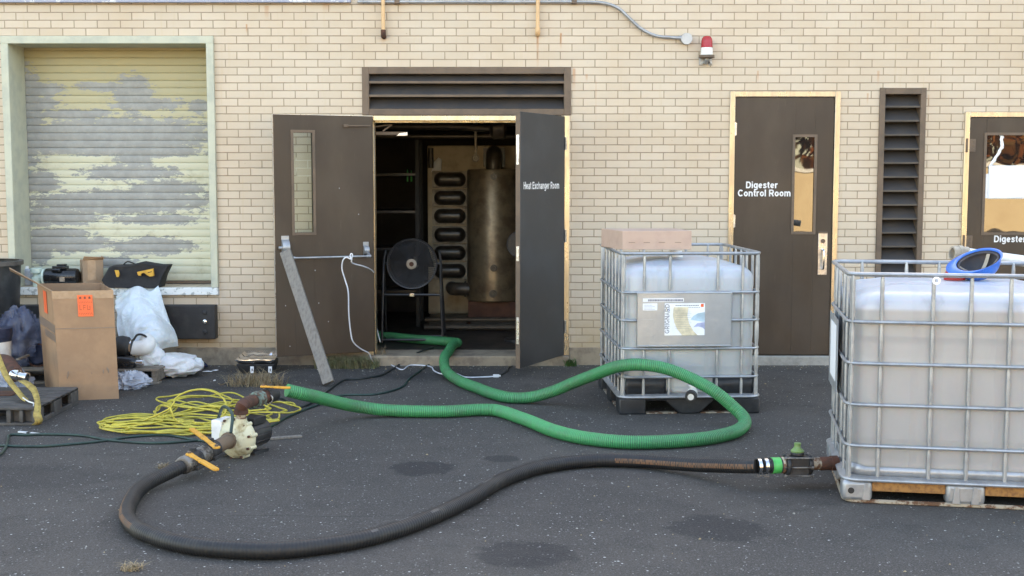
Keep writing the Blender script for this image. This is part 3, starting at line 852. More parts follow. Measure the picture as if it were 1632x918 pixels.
# control room door (closed)
x0, x1 = 1.892 + .046, 2.850 - .046
CW, CH = x1 - x0 - .006, 2.397 - .048 - .092 - .004
wx0, wx1 = B(1265, 300, -.01).x - x0, B(1297, 300, -.01).x - x0
wz0, wz1 = B(1280, 370, -.01).z - .092, B(1280, 218, -.01).z - .092
g = leaf(CW, CH, (wx0, wx1, wz0, wz1))
dc = place(g.build('door', 'door', bld, bevel=.002), (x0 + .003, -.004, .092))
dc['label'] = 'closed brown door with a narrow window, lettered for the control room'
win_trim(dc, wx0, wx1, wz0, wz1, TH)
g = MB(); g.box(wx0, wx1, .006, .014, wz0, wz1); g.build('window', 'mirrorglass', dc)
for zz in (.3, 1.18, 1.98): hinge(dc, -.002, -.006, zz)
q = B(1189, 300, -.01)
text('Digester', B(1239, 300).x - q.x, 'lettering', dc, (q.x - x0 - .003, -.0012, q.z - .092), (PI / 2, 0, 0), bold=.2)
q = B(1176, 313, -.01)
text('Control Room', B(1260, 300).x - q.x, 'lettering', dc, (q.x - x0 - .003, -.0012, q.z - .092), (PI / 2, 0, 0), bold=.2)
q0, q1 = B(1303, 438, -.01), B(1319, 372, -.01)
g = MB(); g.box(q0.x - x0 - .003, q1.x - x0 - .003, -.006, -.0002, q0.z - .092, q1.z - .092)
hp = g.build('handle_plate', 'steel', dc, bevel=.0015)
xm = (q0.x + q1.x) / 2 - x0 - .003; zm = (q0.z + q1.z) / 2 - .092
g = MB(); g.tube(spline([(xm, -.006, zm + .04), (xm, -.04, zm + .035), (xm, -.05, zm), (xm, -.05, zm - .08), (xm, -.04, zm - .125), (xm, -.006, zm - .13)], .006), .008, 10)
g.build('handle', 'chrome', hp)
g = MB(); g.cyl((xm, -.006, zm + .115), (xm, -.014, zm + .115), .019, n=18); g.cyl((xm, -.014, zm + .115), (xm, -.017, zm + .115), .011, n=14); g.build('lock_cylinder', 'bronze', hp)
g = MB(); g.box(q0.x - x0 - .004, q1.x - x0 - .002, -.012, -.0002, q1.z - .092, q1.z - .092 + .014); g.build('plate_cap', 'bronze', dc)

# right-hand door with papered window
x0 = 3.935 + .040; CW = 1.0; CH = 2.219 - .045 - .092 - .004
wx0 = B(1569, 300, -.01).x - x0; wx1 = wx0 + .72
wz0, wz1 = B(1600, 371, -.01).z - .092, B(1600, 215, -.01).z - .092
g = leaf(CW, CH, (wx0, wx1, wz0, wz1))
dd = place(g.build('door', 'door', bld, bevel=.002), (x0 + .003, -.010, .092))
dd['label'] = 'brown door cut by the right edge with a papered window'
win_trim(dd, wx0, wx1, wz0, wz1, TH)
g = MB(); g.box(wx0, wx1, .008, .016, wz0, wz1); g.build('window', 'mirrorglass', dd)
g = MB()
pa = B(1574, 317, -.016); pb_ = B(1650, 264, -.016)
def curl(u, v): return -.004 - .006 * (math.sin(u * 5) * .5 + .5) * abs(v - .5)
N_ = 14; vs_ = []; fs_ = []
for j in range(N_ + 1):
    for i in range(N_ + 1):
        u, v = i / N_, j / N_
        vs_.append((pa.x - x0 + u * (pb_.x - pa.x + .1), .007 + curl(u, v), pa.z - .092 + v * (pb_.z - pa.z)))
for j in range(N_):
    for i in range(N_): fs_.append((j * (N_ + 1) + i, j * (N_ + 1) + i + 1, (j + 1) * (N_ + 1) + i + 1, (j + 1) * (N_ + 1) + i))
g.add(vs_, fs_); g.build('taped_paper', 'paper', dd, solid=.0006)
g = MB()
pa2 = B(1569, 316, -.016); pb2 = B(1592, 277, -.016)
g.box(pa2.x - x0, pb2.x - x0, .0065, .0075, pa2.z - .092, pb2.z - .092); g.build('taped_paper', 'paper', dd)
# torn strip of old film at the top of that window
g = MB(); L_ = []; Rr = []
for i in range(15):
    u = i / 14
    zz = wz1 - (wz1 - (pb_.z - .092)) * u
    xx = wx0 + .125 - .055 * u + .03 * math.sin(u * 4.2) + .012 * noise.noise((u * 9, 0, 0))
    L_.append((xx - .012, .0072, zz)); Rr.append((xx + .018 + .012 * noise.noise((u * 11, 5, 0)), .0072, zz))
g.add(L_ + Rr, [(i, i + 15, i + 16, i + 1) for i in range(14)]); g.build('torn_film', 'paper', dd, solid=.0006)
for zz in (CH - .24, CH - 1.08):
    g = MB(); g.box(-.02, .055, -.007, 0, zz - .055, zz + .055); g.cyl((-.022, -.01, zz - .06), (-.022, -.01, zz + .06), .010, n=10)
    for dz in (-.035, .0, .035): g.cyl((.035, -.007, zz + dz), (.035, -.012, zz + dz), .007, n=8)
    g.build('hinge', 'bronze', dd, bevel=.001)
q = B(1584, 386, -.01)
text('Digester', B(1634, 386).x - q.x, 'lettering', dd, (q.x - x0 - .003, -.0012, q.z - .092), (PI / 2, 0, 0), bold=.2)

# ---- interior room shell
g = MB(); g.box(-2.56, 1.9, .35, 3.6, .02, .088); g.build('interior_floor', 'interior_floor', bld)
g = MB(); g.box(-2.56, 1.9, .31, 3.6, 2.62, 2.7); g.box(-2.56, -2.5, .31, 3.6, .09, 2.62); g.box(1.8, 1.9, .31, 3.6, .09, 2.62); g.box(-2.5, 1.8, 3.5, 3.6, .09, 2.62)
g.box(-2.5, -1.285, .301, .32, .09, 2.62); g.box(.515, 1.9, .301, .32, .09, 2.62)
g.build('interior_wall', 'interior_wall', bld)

# ------------------------------------------------------------------ things inside the room
YC = 2.75
hxr = thing('heat_exchanger', 'cream-cased heat exchanger with six stacked iron return bends inside the doorway', 'heat exchanger', (0, YC, .09))
cA, cB = B(681, 232, YC), B(840, 500, YC)
g = MB(); g.box(cA.x, .95, .0, .5, cB.z - .09, cA.z - .09); g.box(cA.x + .05, .9, .05, .45, 0, cB.z - .09)
g.build('casing', 'casing', hxr, bevel=.01)
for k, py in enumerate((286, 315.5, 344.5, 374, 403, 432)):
    q = B(717, py, YC - .04)
    cx, cz = q.x, q.z - .09
    g = MB()
    g.box(cx - .195, cx + .195, -.03, -.002, cz - .094, cz + .094)
    for sx_ in (-1, 1):
        for sz_ in (-1, 1): g.cyl((cx + sx_ * .17, -.03, cz + sz_ * .078), (cx + sx_ * .17, -.045, cz + sz_ * .078), .014, n=8)
    fl = g.build('flange', 'flange', hxr, bevel=.004)
    g = MB()
    nn, mm = 24, 8; vs_ = []; fs_ = []
    for j in range(mm + 1):
        th = (PI / 2) * j / mm
        for i in range(nn):
            an = 2 * PI * i / nn
            ca, sa = math.cos(an), math.sin(an)
            st = .092 if ca > 0 else -.092
            if abs(ca) < 1e-6: st = 0
            rx = st + .084 * ca * math.cos(th) ** .8; rz = .084 * sa * math.cos(th) ** .8
            vs_.append((cx + rx, -.03 - .085 * math.sin(th), cz + rz * (1 if abs(rx) > .05 else .94)))
    for j in range(mm):
        for i in range(nn):
            i2 = (i + 1) % nn; fs_.append((j * nn + i, j * nn + i2, (j + 1) * nn + i2, (j + 1) * nn + i))
    fs_.append(tuple(mm * nn + i for i in range(nn)))
    g.add(vs_, fs_); g.build('return_bend', 'bendcast', fl, angle=60)
g = MB(); q = B(687, 236, YC); g.cyl((q.x, -.06, q.z - .09), (q.x, -.06, B(687, 268, YC).z - .09), .03, n=12); g.build('stub_pipe', 'bend', hxr)
g = MB(); q = B(696, 264, YC); g.add([(q.x - .06, -.004, q.z - .16), (q.x + .05, -.012, q.z - .155), (q.x + .055, -.008, q.z - .02), (q.x + .02, -.02, q.z - .0), (q.x - .03, -.004, q.z - .05)], [(0, 1, 2, 3, 4)]); g.build('notice', 'paper', hxr, solid=.001)

YT = 2.3
q = B(787, 270, YT); tr = .285
zt, zb_ = q.z - .09, B(787, 478, YT).z - .09
tk = thing('cylindrical_tank', 'tall bronze-grey cylindrical tank on a rusty base inside the doorway', 'tank', (q.x, YT, .09))
g = MB(); g.lathe_ax((0, 0, zb_), (0, 0, zt), [(0, tr * .96), (.01, tr), (.985, tr), (1, tr * .97)], 48); g.build('shell', 'tank', tk)
g = MB(); g.box(-.27, .27, -.2, .24, 0, zb_ - .001); g.build('pedestal', 'redwood', tk)
for (px, py, rr, dn) in ((787, 281, .03, .02), (787, 427, .032, .03), (786, 468, .036, .03)):
    q2 = B(px, py, YT - tr)
    g = MB(); g.lathe_ax((q2.x - q.x, -tr + .02, q2.z - .09), (q2.x - q.x, -tr - dn, q2.z - .09), [(0, rr), (.6, rr), (.6, rr * 1.2), (1, rr * 1.2), (1, rr * .7), (.8, rr * .6)], 18); g.build('port', 'bend', tk)
g = MB(); g.tube(spline([(0, 0, zt - .02), (0, 0, zt + .09), (0, .05, zt + .15), (0, .2, zt + .17)], .02), .085, 20); g.box(-.115, .115, .18, .2, zt + .03, zt + .23); g.build('top_elbow', 'bend', tk)
q2 = B(733, 460, YT)
g = MB(); g.tube(spline([(-tr + .03, -.05, q2.z - .09), (-tr - .07, -.05, q2.z - .09), (-tr - .15, -.02, q2.z - .09), (-tr - .17, .12, q2.z - .09)], .02), .07, 20); g.cyl((-tr - .01, -.05, q2.z - .09), (-tr - .03, -.05, q2.z - .09), .085, n=20); g.build('side_elbow', 'bend', tk)

# drum fan on a wheeled tube frame
YF = .75
q = B(657, 420, YF)
fn = thing('drum_fan', 'round black floor fan on a tubular stand just inside the open doorway', 'fan', (q.x, YF, .09))
zc_ = q.z - .09; fr = .232
g = MB()
for rr in [fr] + [fr * (.96 - .045 * k) for k in range(17)]:
    yy = -.05 - .03 * (1 - rr / fr)
    g.tube([(rr * math.cos(2 * PI * i / 40), yy, zc_ + rr * math.sin(2 * PI * i / 40)) for i in range(40)], .0022 if rr < fr else .006, 5, closed=True)
for k in range(72):
    an = 2 * PI * k / 72 
    g.tube([(fr * .2 * math.cos(an), -.078, zc_ + fr * .2 * math.sin(an)), (fr * .6 * math.cos(an + .15), -.066, zc_ + fr * .6 * math.sin(an + .15)), (fr * math.cos(an + .25), -.05, zc_ + fr * math.sin(an + .25))], .0016, 4)
g.build('guard', 'fan', fn)
g = MB(); g.lathe_ax((0, -.05, zc_), (0, .12, zc_), [(0, fr * .995), (1, fr * .995), (1, fr * .97), (0, fr * .97)], 40, cap=False); g.build('drum', 'fanpole', fn)
g = MB()
for k in range(4):
    an = k * PI / 2 + .3
    v = []
    for t_ in (0, .33, .66, 1):
        r_ = .04 + t_ * .17; sp = .16 + .30 * t_ * .5
        for sg in (-1, 1):
            aa = an + sg * (.55 - t_ * .1)
            v.append((r_ * math.cos(aa), sg * .02, zc_ + r_ * math.sin(aa)))
    g.add(v, [(2 * i, 2 * i + 1, 2 * i + 3, 2 * i + 2) for i in range(3)])
g.build('blade_set', 'fanblade', fn, solid=.003)
g = MB(); g.lathe_ax((0, -.075, zc_), (0, -.088, zc_), [(0, .048), (.7, .048), (1, .03)], 24); g.cyl((0, -.088, zc_), (0, -.09, zc_), .022, n=14, mi=1); g.cyl((0, .0, zc_), (0, .16, zc_), .06, n=18); g.build('motor_hub', ['flange', 'rust'], fn)
g = MB()
xl_, xr_ = -.27, .27
for x_, ft in ((xl_, -.01), (xr_, .02)):
    g.tube(spline([(x_ + ft, -.12, .02), (x_, -.06, zc_ - .2), (x_ * .99, -.0, zc_ + .02), (x_ * .93, .03, zc_ + .12)], .03), .012, 8)
    g.tube([(x_ + ft, .3, .02), (x_ * .99, .0, zc_ + .02)], .012, 8)
    g.tube([(x_ + ft, -.12, .03), (x_ + ft, .3, .03)], .012, 8)
    g.cyl((x_ * .99, 0, zc_), (fr * (1 if x_ > 0 else -1), 0, zc_), .014, n=8)
g.tube([(xl_, -.05, zc_ - .29), (xr_, -.05, zc_ - .29)], .012, 8)
g.tube([(xl_, -.12, .05), (xr_, -.12, .05)], .012, 8); g.tube([(xl_, .3, .03), (xr_, .3, .03)], .012, 8)
g.build('stand', 'fanpole', fn)
g = MB(); g.box(-.022, .022, -.075, -.045, zc_ - .305, zc_ - .275); g.build('clamp', 'chrome', fn, bevel=.002)
g = MB(); g.box(xr_ + .0, xr_ + .045, -.15, -.1, 0, .055); g.build('foot_bracket', 'rust', fn, bevel=.004)

# second fan, mostly hidden by the right leaf
q = B(826, 389, .9)
f2 = thing('drum_fan', 'part of a second round fan peeking out left of the right door leaf', 'fan', (q.x + .02, .9, .09))
zc2 = q.z - .09
g = MB()
for rr in (.125, .115, .1, .085, .07, .05): g.tube([(rr * math.cos(2 * PI * i / 30), -.03, zc2 + rr * math.sin(2 * PI * i / 30)) for i in range(30)], .002 if rr < .125 else .006, 5, closed=True)
for k in range(30):
    an = 2 * PI * k / 30; g.tube([(.03 * math.cos(an), -.035, zc2 + .03 * math.sin(an)), (.125 * math.cos(an + .2), -.03, zc2 + .125 * math.sin(an + .2))], .0013, 4)
g.build('guard', 'fan', f2)
g = MB(); g.lathe_ax((0, -.03, zc2), (0, .08, zc2), [(0, .124), (1, .11)], 30); g.build('drum', 'fanpole', f2)
g = MB(); g.cyl((0, .03, .02), (0, .03, zc2 - .1), .015); g.cyl((0, .03, 0), (0, .03, .025), .15, n=24); g.build('stand', 'fanpole', f2)

# dim shelving at the left of the room
sf = thing('shelving_rack', 'dim metal shelving rack in the dark left of the room', 'shelf', (0, 0, .09))
g = MB()
for x_ in (-1.62, -.99):
    for y_ in (2.1, 2.6): g.box(x_ - .02, x_ + .02, y_ - .02, y_ + .02, 0, 1.95)
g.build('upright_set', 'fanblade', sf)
for zz in (.35, .80, 1.19, 1.58):
    g = MB(); g.box(-1.60, -1.01, 2.12, 2.58, zz, zz + .03); g.build('shelf_board', 'fanpole', sf, bevel=.003)
for k, (x_, h_) in enumerate(((-1.10, .13), (-1.06, .12))):  # green glimmers of light in the dark, given made-up bottle shapes
    g = MB(); g.lathe_ax((x_, 2.2, 1.611), (x_, 2.2, 1.61 + h_), [(0, .008), (.75, .008), (.88, .004), (1, .004)], 12)
    o = g.build('bottle', 'brightgreen'); tag(o, ('left one of two slim green light glimmers shaped as bottles on the dim rack', 'right one of two slim green light glimmers shaped as bottles on the dim rack')[k], 'bottle')

# overhead pipes in the room
g = MB()
g.tube(spline([(-1.5, 1.6, 2.16), (-.6, 1.6, 2.16), (-.2, 1.6, 2.14), (.0, 1.6, 2.2), (1.5, 1.6, 2.2)], .04), .035, 12)
g.tube([(-1.6, 2.1, 2.08), (1.5, 2.1, 2.08)], .02, 10)
g.lathe_ax((-.22, 1.5, 2.14), (-.05, 1.5, 2.14), [(0, .07), (.2, .11), (.8, .11), (1, .07)], 18)
o = g.build('overhead_pipe_run', 'bend'); tag(o, 'dark pipes crossing under the ceiling of the dim room', 'pipes')
vl = thing('hanging_valve', 'slender pipe with a round valve hanging above the tank in the room', 'valve', (B(758, 200, 1.9).x, 1.9, 0))
g = MB(); g.cyl((0, 0, 2.25), (0, 0, B(758, 240, 1.9).z), .014, n=10); g.cyl((0, 0, 2.22), (0, 0, 2.12), .024, n=10); g.build('drop_pipe', 'flange', vl)
g = MB(); zz = B(758, 252, 1.9).z; g.tube([(.032 * math.cos(2 * PI * i / 20), -.02, zz + .032 * math.sin(2 * PI * i / 20)) for i in range(20)], .008, 6, closed=True); g.box(-.012, .012, -.02, .01, zz, zz + .09); g.cyl((0, -.03, zz), (0, .01, zz), .02, n=12); g.build('valve_wheel', 'flange', vl)
# concrete blocks & pipes on the floor by the exchanger
g = MB()
for (px0, px1, py0, py1, Y_) in ((683, 745, 505, 532, 2.0), (750, 822, 508, 526, 2.05)):
    a_, b_ = B(px0, py1, Y_), B(px1, py0, Y_)
    g.box(a_.x, b_.x, Y_, Y_ + .3, .089, b_.z)
o = g.build('plinth', 'bend', bevel=.012); tag(o, 'low grimy concrete plinth at the foot of the heat exchanger', 'plinth')
g = MB(); g.tube([(-.9, 1.85, .19), (.6, 1.85, .19)], .022, 10); g.tube([(-.9, 1.7, .13), (.6, 1.7, .13)], .03, 10)
o = g.build('floor_pipe_run', 'bend'); tag(o, 'two dark pipes running along the room floor', 'pipes')
# closer body hung from the door head
q = B(628, 213, .12)
clo = thing('door_closer', 'grey door closer fixed under the head of the double door frame', 'door closer', (q.x, .12, q.z))
g = MB(); g.box(-.17, .10, .0, .05, -.014, .018); g.build('body', 'bronze', clo, bevel=.006)
g = MB(); g.prism([(.02, -.02), (.12, -.018), (.12, .014), (.05, .006)], -.01, 0.0); g.build('cover', 'steel', clo, bevel=.002)
g = MB(); g.beam((-.1, .0, .02), (-.02, .02, .08), .012, .012); g.beam((-.02, .02, .08), (-.24, -.02, .05), .012, .008); g.build('arm', 'bronze', clo)
# white stick leaning inside left jamb
g = MB(); g.cyl(B(598, 515, .35), B(606, 545, .25) , .006, n=8); 
e1 = B(608, 553, .22); 
o = g.build('thin_white_rod', 'white'); tag(o, 'thin white rod leaning inside the left jamb of the doorway', 'rod')

# ------------------------------------------------------------------ fixtures on the facade
def dock_bumper(x0, x1, label):
    t = thing('dock_bumper', label, 'dock bumper', ((x0 + x1) / 2, -.013, .242), group='dock bumpers under the roller shutter')
    w_ = x1 - x0
    g = MB(); g.box(-w_ / 2, w_ / 2, -.10, 0, 0, .298); g.build('pad', 'black', t, bevel=.008)
    for sx_ in ((1,) if x0 > -3.6 else (-1,)):
        for zz, mt in ((.235, 'black'), (.155, 'chrome'), (.065, 'black')):
            g = MB(); g.lathe_ax((sx_ * (w_ / 2 - .09), -.1005, zz), (sx_ * (w_ / 2 - .09), -.112, zz), [(0, .021), (.6, .019), (1, .008)], 16); g.build('bolt', mt, t)
dock_bumper(-3.45, -2.592, 'black rubber dock bumper with a bright bolt, right of the white plastic sheeting')
dock_bumper(-4.42, -3.70, 'black rubber dock bumper half hidden between the dark bin and the tall carton')

for k, (px, py) in enumerate(((611, 56), (857, 52))):
    q = B(px, py, -.05)
    t = thing('vent_pipe', ('left peach-painted pipe coming down the wall to a rusty elbow', 'right peach-painted pipe coming down the wall with a rust run below')[k], 'pipe', (q.x, -.05, q.z), group='peach-painted pipes above the double door')
    g = MB(); g.cyl((0, 0, .03), (0, 0, .95), .0165, n=14); g.build('pipe', 'peach', t)
    g = MB(); g.tube(spline([(0, 0, .045), (0, 0, .01), (0, .015, -.008), (0, .05, -.008)], .006), .022, 12); g.build('elbow', 'rust' if k == 0 else 'peach', t)
cd = thing('conduit', 'silver electrical conduit bending down the brick wall to a round box', 'conduit', (0, -.03, 0))
P_ = [B(570, 3, -.03), B(700, 3, -.03), B(850, 3, -.03), B(930, 3, -.03), B(962, 5, -.03), B(985, 13, -.03), B(1003, 29, -.03), B(1022, 46, -.03), B(1045, 57, -.03), B(1068, 59.5, -.03), B(1086, 60.5, -.03)]
P_ = [(p_.x, 0, p_.z) for p_ in P_]
g = MB(); g.tube(spline(P_, .02), .0135, 12); g.build('pipe', 'galv', cd)
for px in (633, 915):
    q = B(px, 2, -.03)
    g = MB(); g.box(q.x - .022, q.x + .022, -.02, .03, q.z - .022, q.z + .03); g.build('clip', 'bronze', cd, bevel=.003)
q = B(1094, 62, -.03)
g = MB(); g.lathe_ax((q.x, .028, q.z), (q.x, -.025, q.z), [(0, .046), (.7, .046), (.72, .05), (1, .048)], 28); g.cyl((q.x - .06, 0, q.z + .008), (q.x - .03, 0, q.z + .008), .02, n=14); g.build('junction_box', 'galv', cd)

q = B(1124, 98, 0)
bc = thing('warning_beacon', 'red-domed warning beacon with white collar on a small wall bracket', 'beacon', (q.x, -.075, q.z))
s_ = 1 / 183
g = MB(); g.box(-.055, -.02, .066, .073, -.035, .035); g.box(.025, .055, .066, .073, -.035, .035)
g.prism([(-.055, -.03), (-.02, -.02), (.0, .03), (.03, -.02), (.055, -.03), (.04, .03), (-.04, .03)], .05, .066)
g.tube(spline([(0, .06, -.01), (0, .02, -.01), (0, 0, .01), (0, 0, .06)], .008), .018, 12); g.build('bracket', 'galv', bc, bevel=.002)
zb2 = B(1126, 89, -.07).z - q.z
g = MB(); g.lathe_ax((0, 0, zb2 - .025), (0, 0, zb2 + .005), [(0, .04), (.3, .068), (1, .066)], 28); g.build('base', 'bronze', bc)
g = MB(); g.lathe_ax((0, 0, zb2 + .005), (0, 0, zb2 + .068), [(0, .052), (1, .050)], 28); g.build('collar', 'white', bc)
zt2 = B(1126, 57, -.07).z - q.z
g = MB(); h_ = zt2 - zb2 - .068
g.lathe_ax((0, 0, zb2 + .069), (0, 0, zt2), [(0, .052), (.04, .05), (.55, .048), (.8, .042), (.93, .03), (1, .006)], 28); g.build('lens', 'redlens', bc)

# ------------------------------------------------------------------ bulk container totes
def ring(x0, x1, y0, y1, z, r, n=6):
    P_ = []
    for (cx, cy, a0) in ((x1 - r, y1 - r, 0), (x0 + r, y1 - r, 90), (x0 + r, y0 + r, 180), (x1 - r, y0 + r, 270)):
        for k in range(n + 1):
            an = R(a0 + 90 * k / n); P_.append(Vector((cx + r * math.cos(an), cy + r * math.sin(an), z)))
    return P_
def rounded_tank(w_, d_, z0, z1, rc, rt):
    prof = []
    n = 8
    for k in range(n + 1):
        an = PI / 2 * k / n; prof.append((z0 + .05 * (1 - math.cos(an)) , .05 * (1 - math.sin(an))))
    prof.append((z0 + (z1 - z0) * .5, 0))
    for k in range(n + 1):
        an = PI / 2 * k / n; prof.append((z1 - rt + rt * math.sin(an) * .75, rt * (1 - math.cos(an))))
    prof.append((z1 - rt * .12, rt * 1.6)); prof.append((z1 - rt * .05, rt * 2.6))
    vs_ = []; fs_ = []; cnt = None
    for (z, ins) in prof:
        rg = ring(-w_ / 2 + ins, w_ / 2 - ins, -d_ / 2 + ins, d_ / 2 - ins, z, max(rc - ins * .5, .02), 8)
        cnt = len(rg); vs_ += rg
    for j in range(len(prof) - 1):
        for i in range(cnt):
            i2 = (i + 1) % cnt; fs_.append((j * cnt + i, j * cnt + i2, (j + 1) * cnt + i2, (j + 1) * cnt + i))
    fs_.append(tuple(range(cnt - 1, -1, -1))); e = (len(prof) - 1) * cnt; fs_.append(tuple(e + i for i in range(cnt)))
    return vs_, fs_
def make_tote(label, loc, rz, kind, ringz, front_x, side_y, topz):
    W_, D_ = 1.0, 1.2
    t = thing('bulk_container_tote', label, 'bulk container', loc, rz, 'caged bulk container totes')
    hw, hd = W_ / 2, D_ / 2
    vs_, fs_ = rounded_tank(W_ - .07, D_ - .07, .145, topz - .055, .11, .13)
    g = MB(); g.add(vs_, fs_); tankm = 'bottle_full' if kind == 'steel' else 'bottle'
    bt = g.build('inner_tank', tankm, t, angle=50)
    g = MB(); g.lathe_ax((0, .0, topz - .06), (0, .0, topz - .015), [(0, .055), (.4, .055), (.4, .05), (1, .046)], 28); g.build('lid', 'white' if kind != 'steel' else 'red', bt)
    # cage
    g = MB()
    cr = .009
    for i, z in enumerate(ringz):
        g.tube(ring(-hw + .01, hw - .01, -hd + .01, hd - .01, z, .07), cr if i else .0115, 8, closed=True)
    zt_, zbm = topz, .125
    for fx_ in front_x:
        for sy in (-1, 1):
            x_ = -hw + fx_ * W_; x_ = min(max(x_, -hw + .035), hw - .035)
            y_ = sy * (hd - .024); 
            if fx_ < .04 or fx_ > .96: y_ = sy * (hd - .03)
            z_ = [(x_, y_, zbm)] + [(x_, y_, zbm + (zt_ - zbm) * k / 30) for k in range(1, 31)]
            def rf(i, zz=ringz):
                z0 = zbm + (zt_ - zbm) * i / 30
                return .0105 if min(abs(z0 - q_) for q_ in zz) > .03 else .0065
            g.tube(z_, cr, 8, rf=rf)
    for fy_ in side_y:
        for sx_ in (-1, 1):
            y_ = -hd + fy_; y_ = min(max(y_, -hd + .035), hd - .035)
            x_ = sx_ * (hw - .024)
            z_ = [(x_, y_, zbm + (zt_ - zbm) * k / 30) for k in range(31)]
            g.tube(z_, cr, 8, rf=rf)
            # small flattened joint dimples
    g.build('cage', 'galv', t)
    # galvanised base rail
    g = MB()
    outer = ring(-hw, hw, -hd, hd, .118, .08); inner = ring(-hw + .055, hw - .055, -hd + .055, hd - .055, .148, .08)
    o2 = [p_ + Vector((0, 0, .014)) for p_ in outer]
    n_ = len(outer)
    g.add([*outer, *o2, *inner], [(i, (i + 1) % n_, (i + 1) % n_ + n_, i + n_) for i in range(n_)] + [(i + n_, (i + 1) % n_ + n_, (i + 1) % n_ + 2 * n_, i + 2 * n_) for i in range(n_)])
    g.tube(ring(-hw, hw, -hd, hd, .122, .08), .009, 8, closed=True)
    g.build('base_rail', 'galv', t)
    # pallet
    if kind == 'plastic':
        g = MB()
        fw = .19
        for sx_ in (-1, 1):
            for sy in (-1, 0, 1):
                x0_, x1_ = sorted((sx_ * (hw - .004), sx_ * (hw - fw)))
                y0_, y1_ = (-.1, .1) if sy == 0 else sorted((sy * (hd - .004), sy * (hd - fw)))
                g.box(x0_, x1_, y0_, y1_, .0, .112)
        for sy in (-1, 1):
            y0_, y1_ = sorted((sy * (hd - .012), sy * (hd - .12)))
            g.prism([(-.19, .112), (-.08, .012), (-.05, .0), (.05, .0), (.08, .012), (.19, .112)], y0_, y1_)
        g.box(-hw + .012, hw - .012, -hd + .012, hd - .012, .094, .1135)
        g.build('pallet', 'blackplastic', t, bevel=.018, seg=3)
        g = MB()
        for (xa, xb) in ((-.30, -.085), (.085, .30)): g.box(xa, xb, -hd + .03, -hd + .09, .0, .008)
        for (ya, yb) in ((-.41, -.1), (.1, .41)):
            g.box(-hw + .02, -hw + .07, ya, yb, .0, .008)
        g.build('skid', 'rustpale', t)
        # black skirt behind the cage foot
        g = MB(); rg = ring(-hw + .027, hw - .027, -hd + .027, hd - .027, 0, .10, 6); n_ = len(rg)
        top = []
        for p_ in rg: top.append(p_)
        def seg_wall(x0_, x1_, y_):
            N2 = 14; v = []
            for i in range(N2 + 1):
                u = i / N2; x_ = x0_ + (x1_ - x0_) * u
                v += [(x_, y_, .140), (x_, y_, .272 - .035 * abs(u - (0 if x0_ > 0 else 1)) * 0 - .03 * (1 - abs((x_) / .5)) )]
            return v, [(2 * i, 2 * i + 2, 2 * i + 3, 2 * i + 1) for i in range(N2)]
        for (a_, b_) in ((-hw + .05, -.165), (.165, hw - .05)):
            v, f = seg_wall(a_, b_, -hd + .0325); MB().add(v, f).build('skirt', 'blackplastic', t, solid=.005)
            v, f = seg_wall(a_, b_, hd - .0325); MB().add(v, f).build('skirt', 'blackplastic', t, solid=.005)
        for sx_ in (-1, 1):
            N2 = 10; v = []
            for i in range(N2 + 1):
                y_ = -hd + .08 + (D_ - .16) * i / N2; v += [(sx_ * (hw - .0325), y_, .14), (sx_ * (hw - .0325), y_, .262)]
            MB().add(v, [(2 * i, 2 * i + 2, 2 * i + 3, 2 * i + 1) for i in range(N2)]).build('skirt', 'blackplastic', t, solid=.005)
    else:
        g = MB()
        def foot(cx, cy, wx, wy):
            g = MB(); g.box(cx - wx / 2, cx + wx / 2, cy - wy / 2, cy + wy / 2, .012, .118); g.build('foot', 'galv', t, bevel=.022, seg=3)
        for sx_ in (-1, 1):
            for sy in (-1, 1):
                foot(sx_ * (hw - .06), sy * (hd - .075), .12, .15)
            foot(sx_ * (hw - .05), 0, .09, .19)
        for sy in (-1, 1): foot(0, sy * (hd - .05), .19, .09)
        g = MB()
        for sx_ in (-1, 1):                             # pressed ribs and bolt eyes on the feet
            for yy in (-hd + .12, -.045, .045, hd - .12):
                g.prism([(-.02, .02), (.02, .02), (.008, .11), (-.008, .11)], -.004, .004, mtx=Matrix.Translation((sx_ * (hw + .000), yy, 0)) @ Matrix.Rotation(PI / 2, 4, 'Z'))
        g.build('foot_rib', 'galv', t, bevel=.002)
        for sx_ in (-1, 1):
            g = MB(); g.cyl((sx_ * (hw - .004), -hd + .045, .066), (sx_ * (hw + .002), -hd + .045, .066), .016, n=14); g.build('bolt_hole', 'black', t)
        g = MB()
        for sx_ in (-1, 1):
            g.box(sx_ * (hw - .05) - .03, sx_ * (hw - .05) + .03, -hd + .15, -.095, .062, .112)
            g.box(sx_ * (hw - .05) - .03, sx_ * (hw - .05) + .03, .095, hd - .15, .062, .112)
        for sy in (-1, 1):
            g.box(-hw + .12, -.095, sy * (hd - .05) - .03, sy * (hd - .05) + .03, .062, .112); g.box(.095, hw - .12, sy * (hd - .05) - .03, sy * (hd - .05) + .03, .062, .112)
        g.box(-hw + .1, hw - .1, -hd + .1, hd - .1, .09, .112)
        g.build('wood_bearer', 'orangewood', t, bevel=.003)
        g = MB(); g.tube(ring(-hw + .015, hw - .015, -hd + .015, hd - .015, .011, .07), .011, 6, closed=True); g.build('bottom_rail', 'rustpale', t)
        g = MB(); 
        vs2, fs2 = [], []
        ex = ring(-hw + .028, hw - .028, -hd + .028, hd - .028, 0, .09, 8); n_ = len(ex)
        zz_ = []
        for p_ in ex:
            corner = min(abs(abs(p_.x) - hw), .3) + min(abs(abs(p_.y) - hd), .3)
            zz_.append(.24 - .0 * corner if False else .15 + .085 * max(0, 1 - corner / .25))
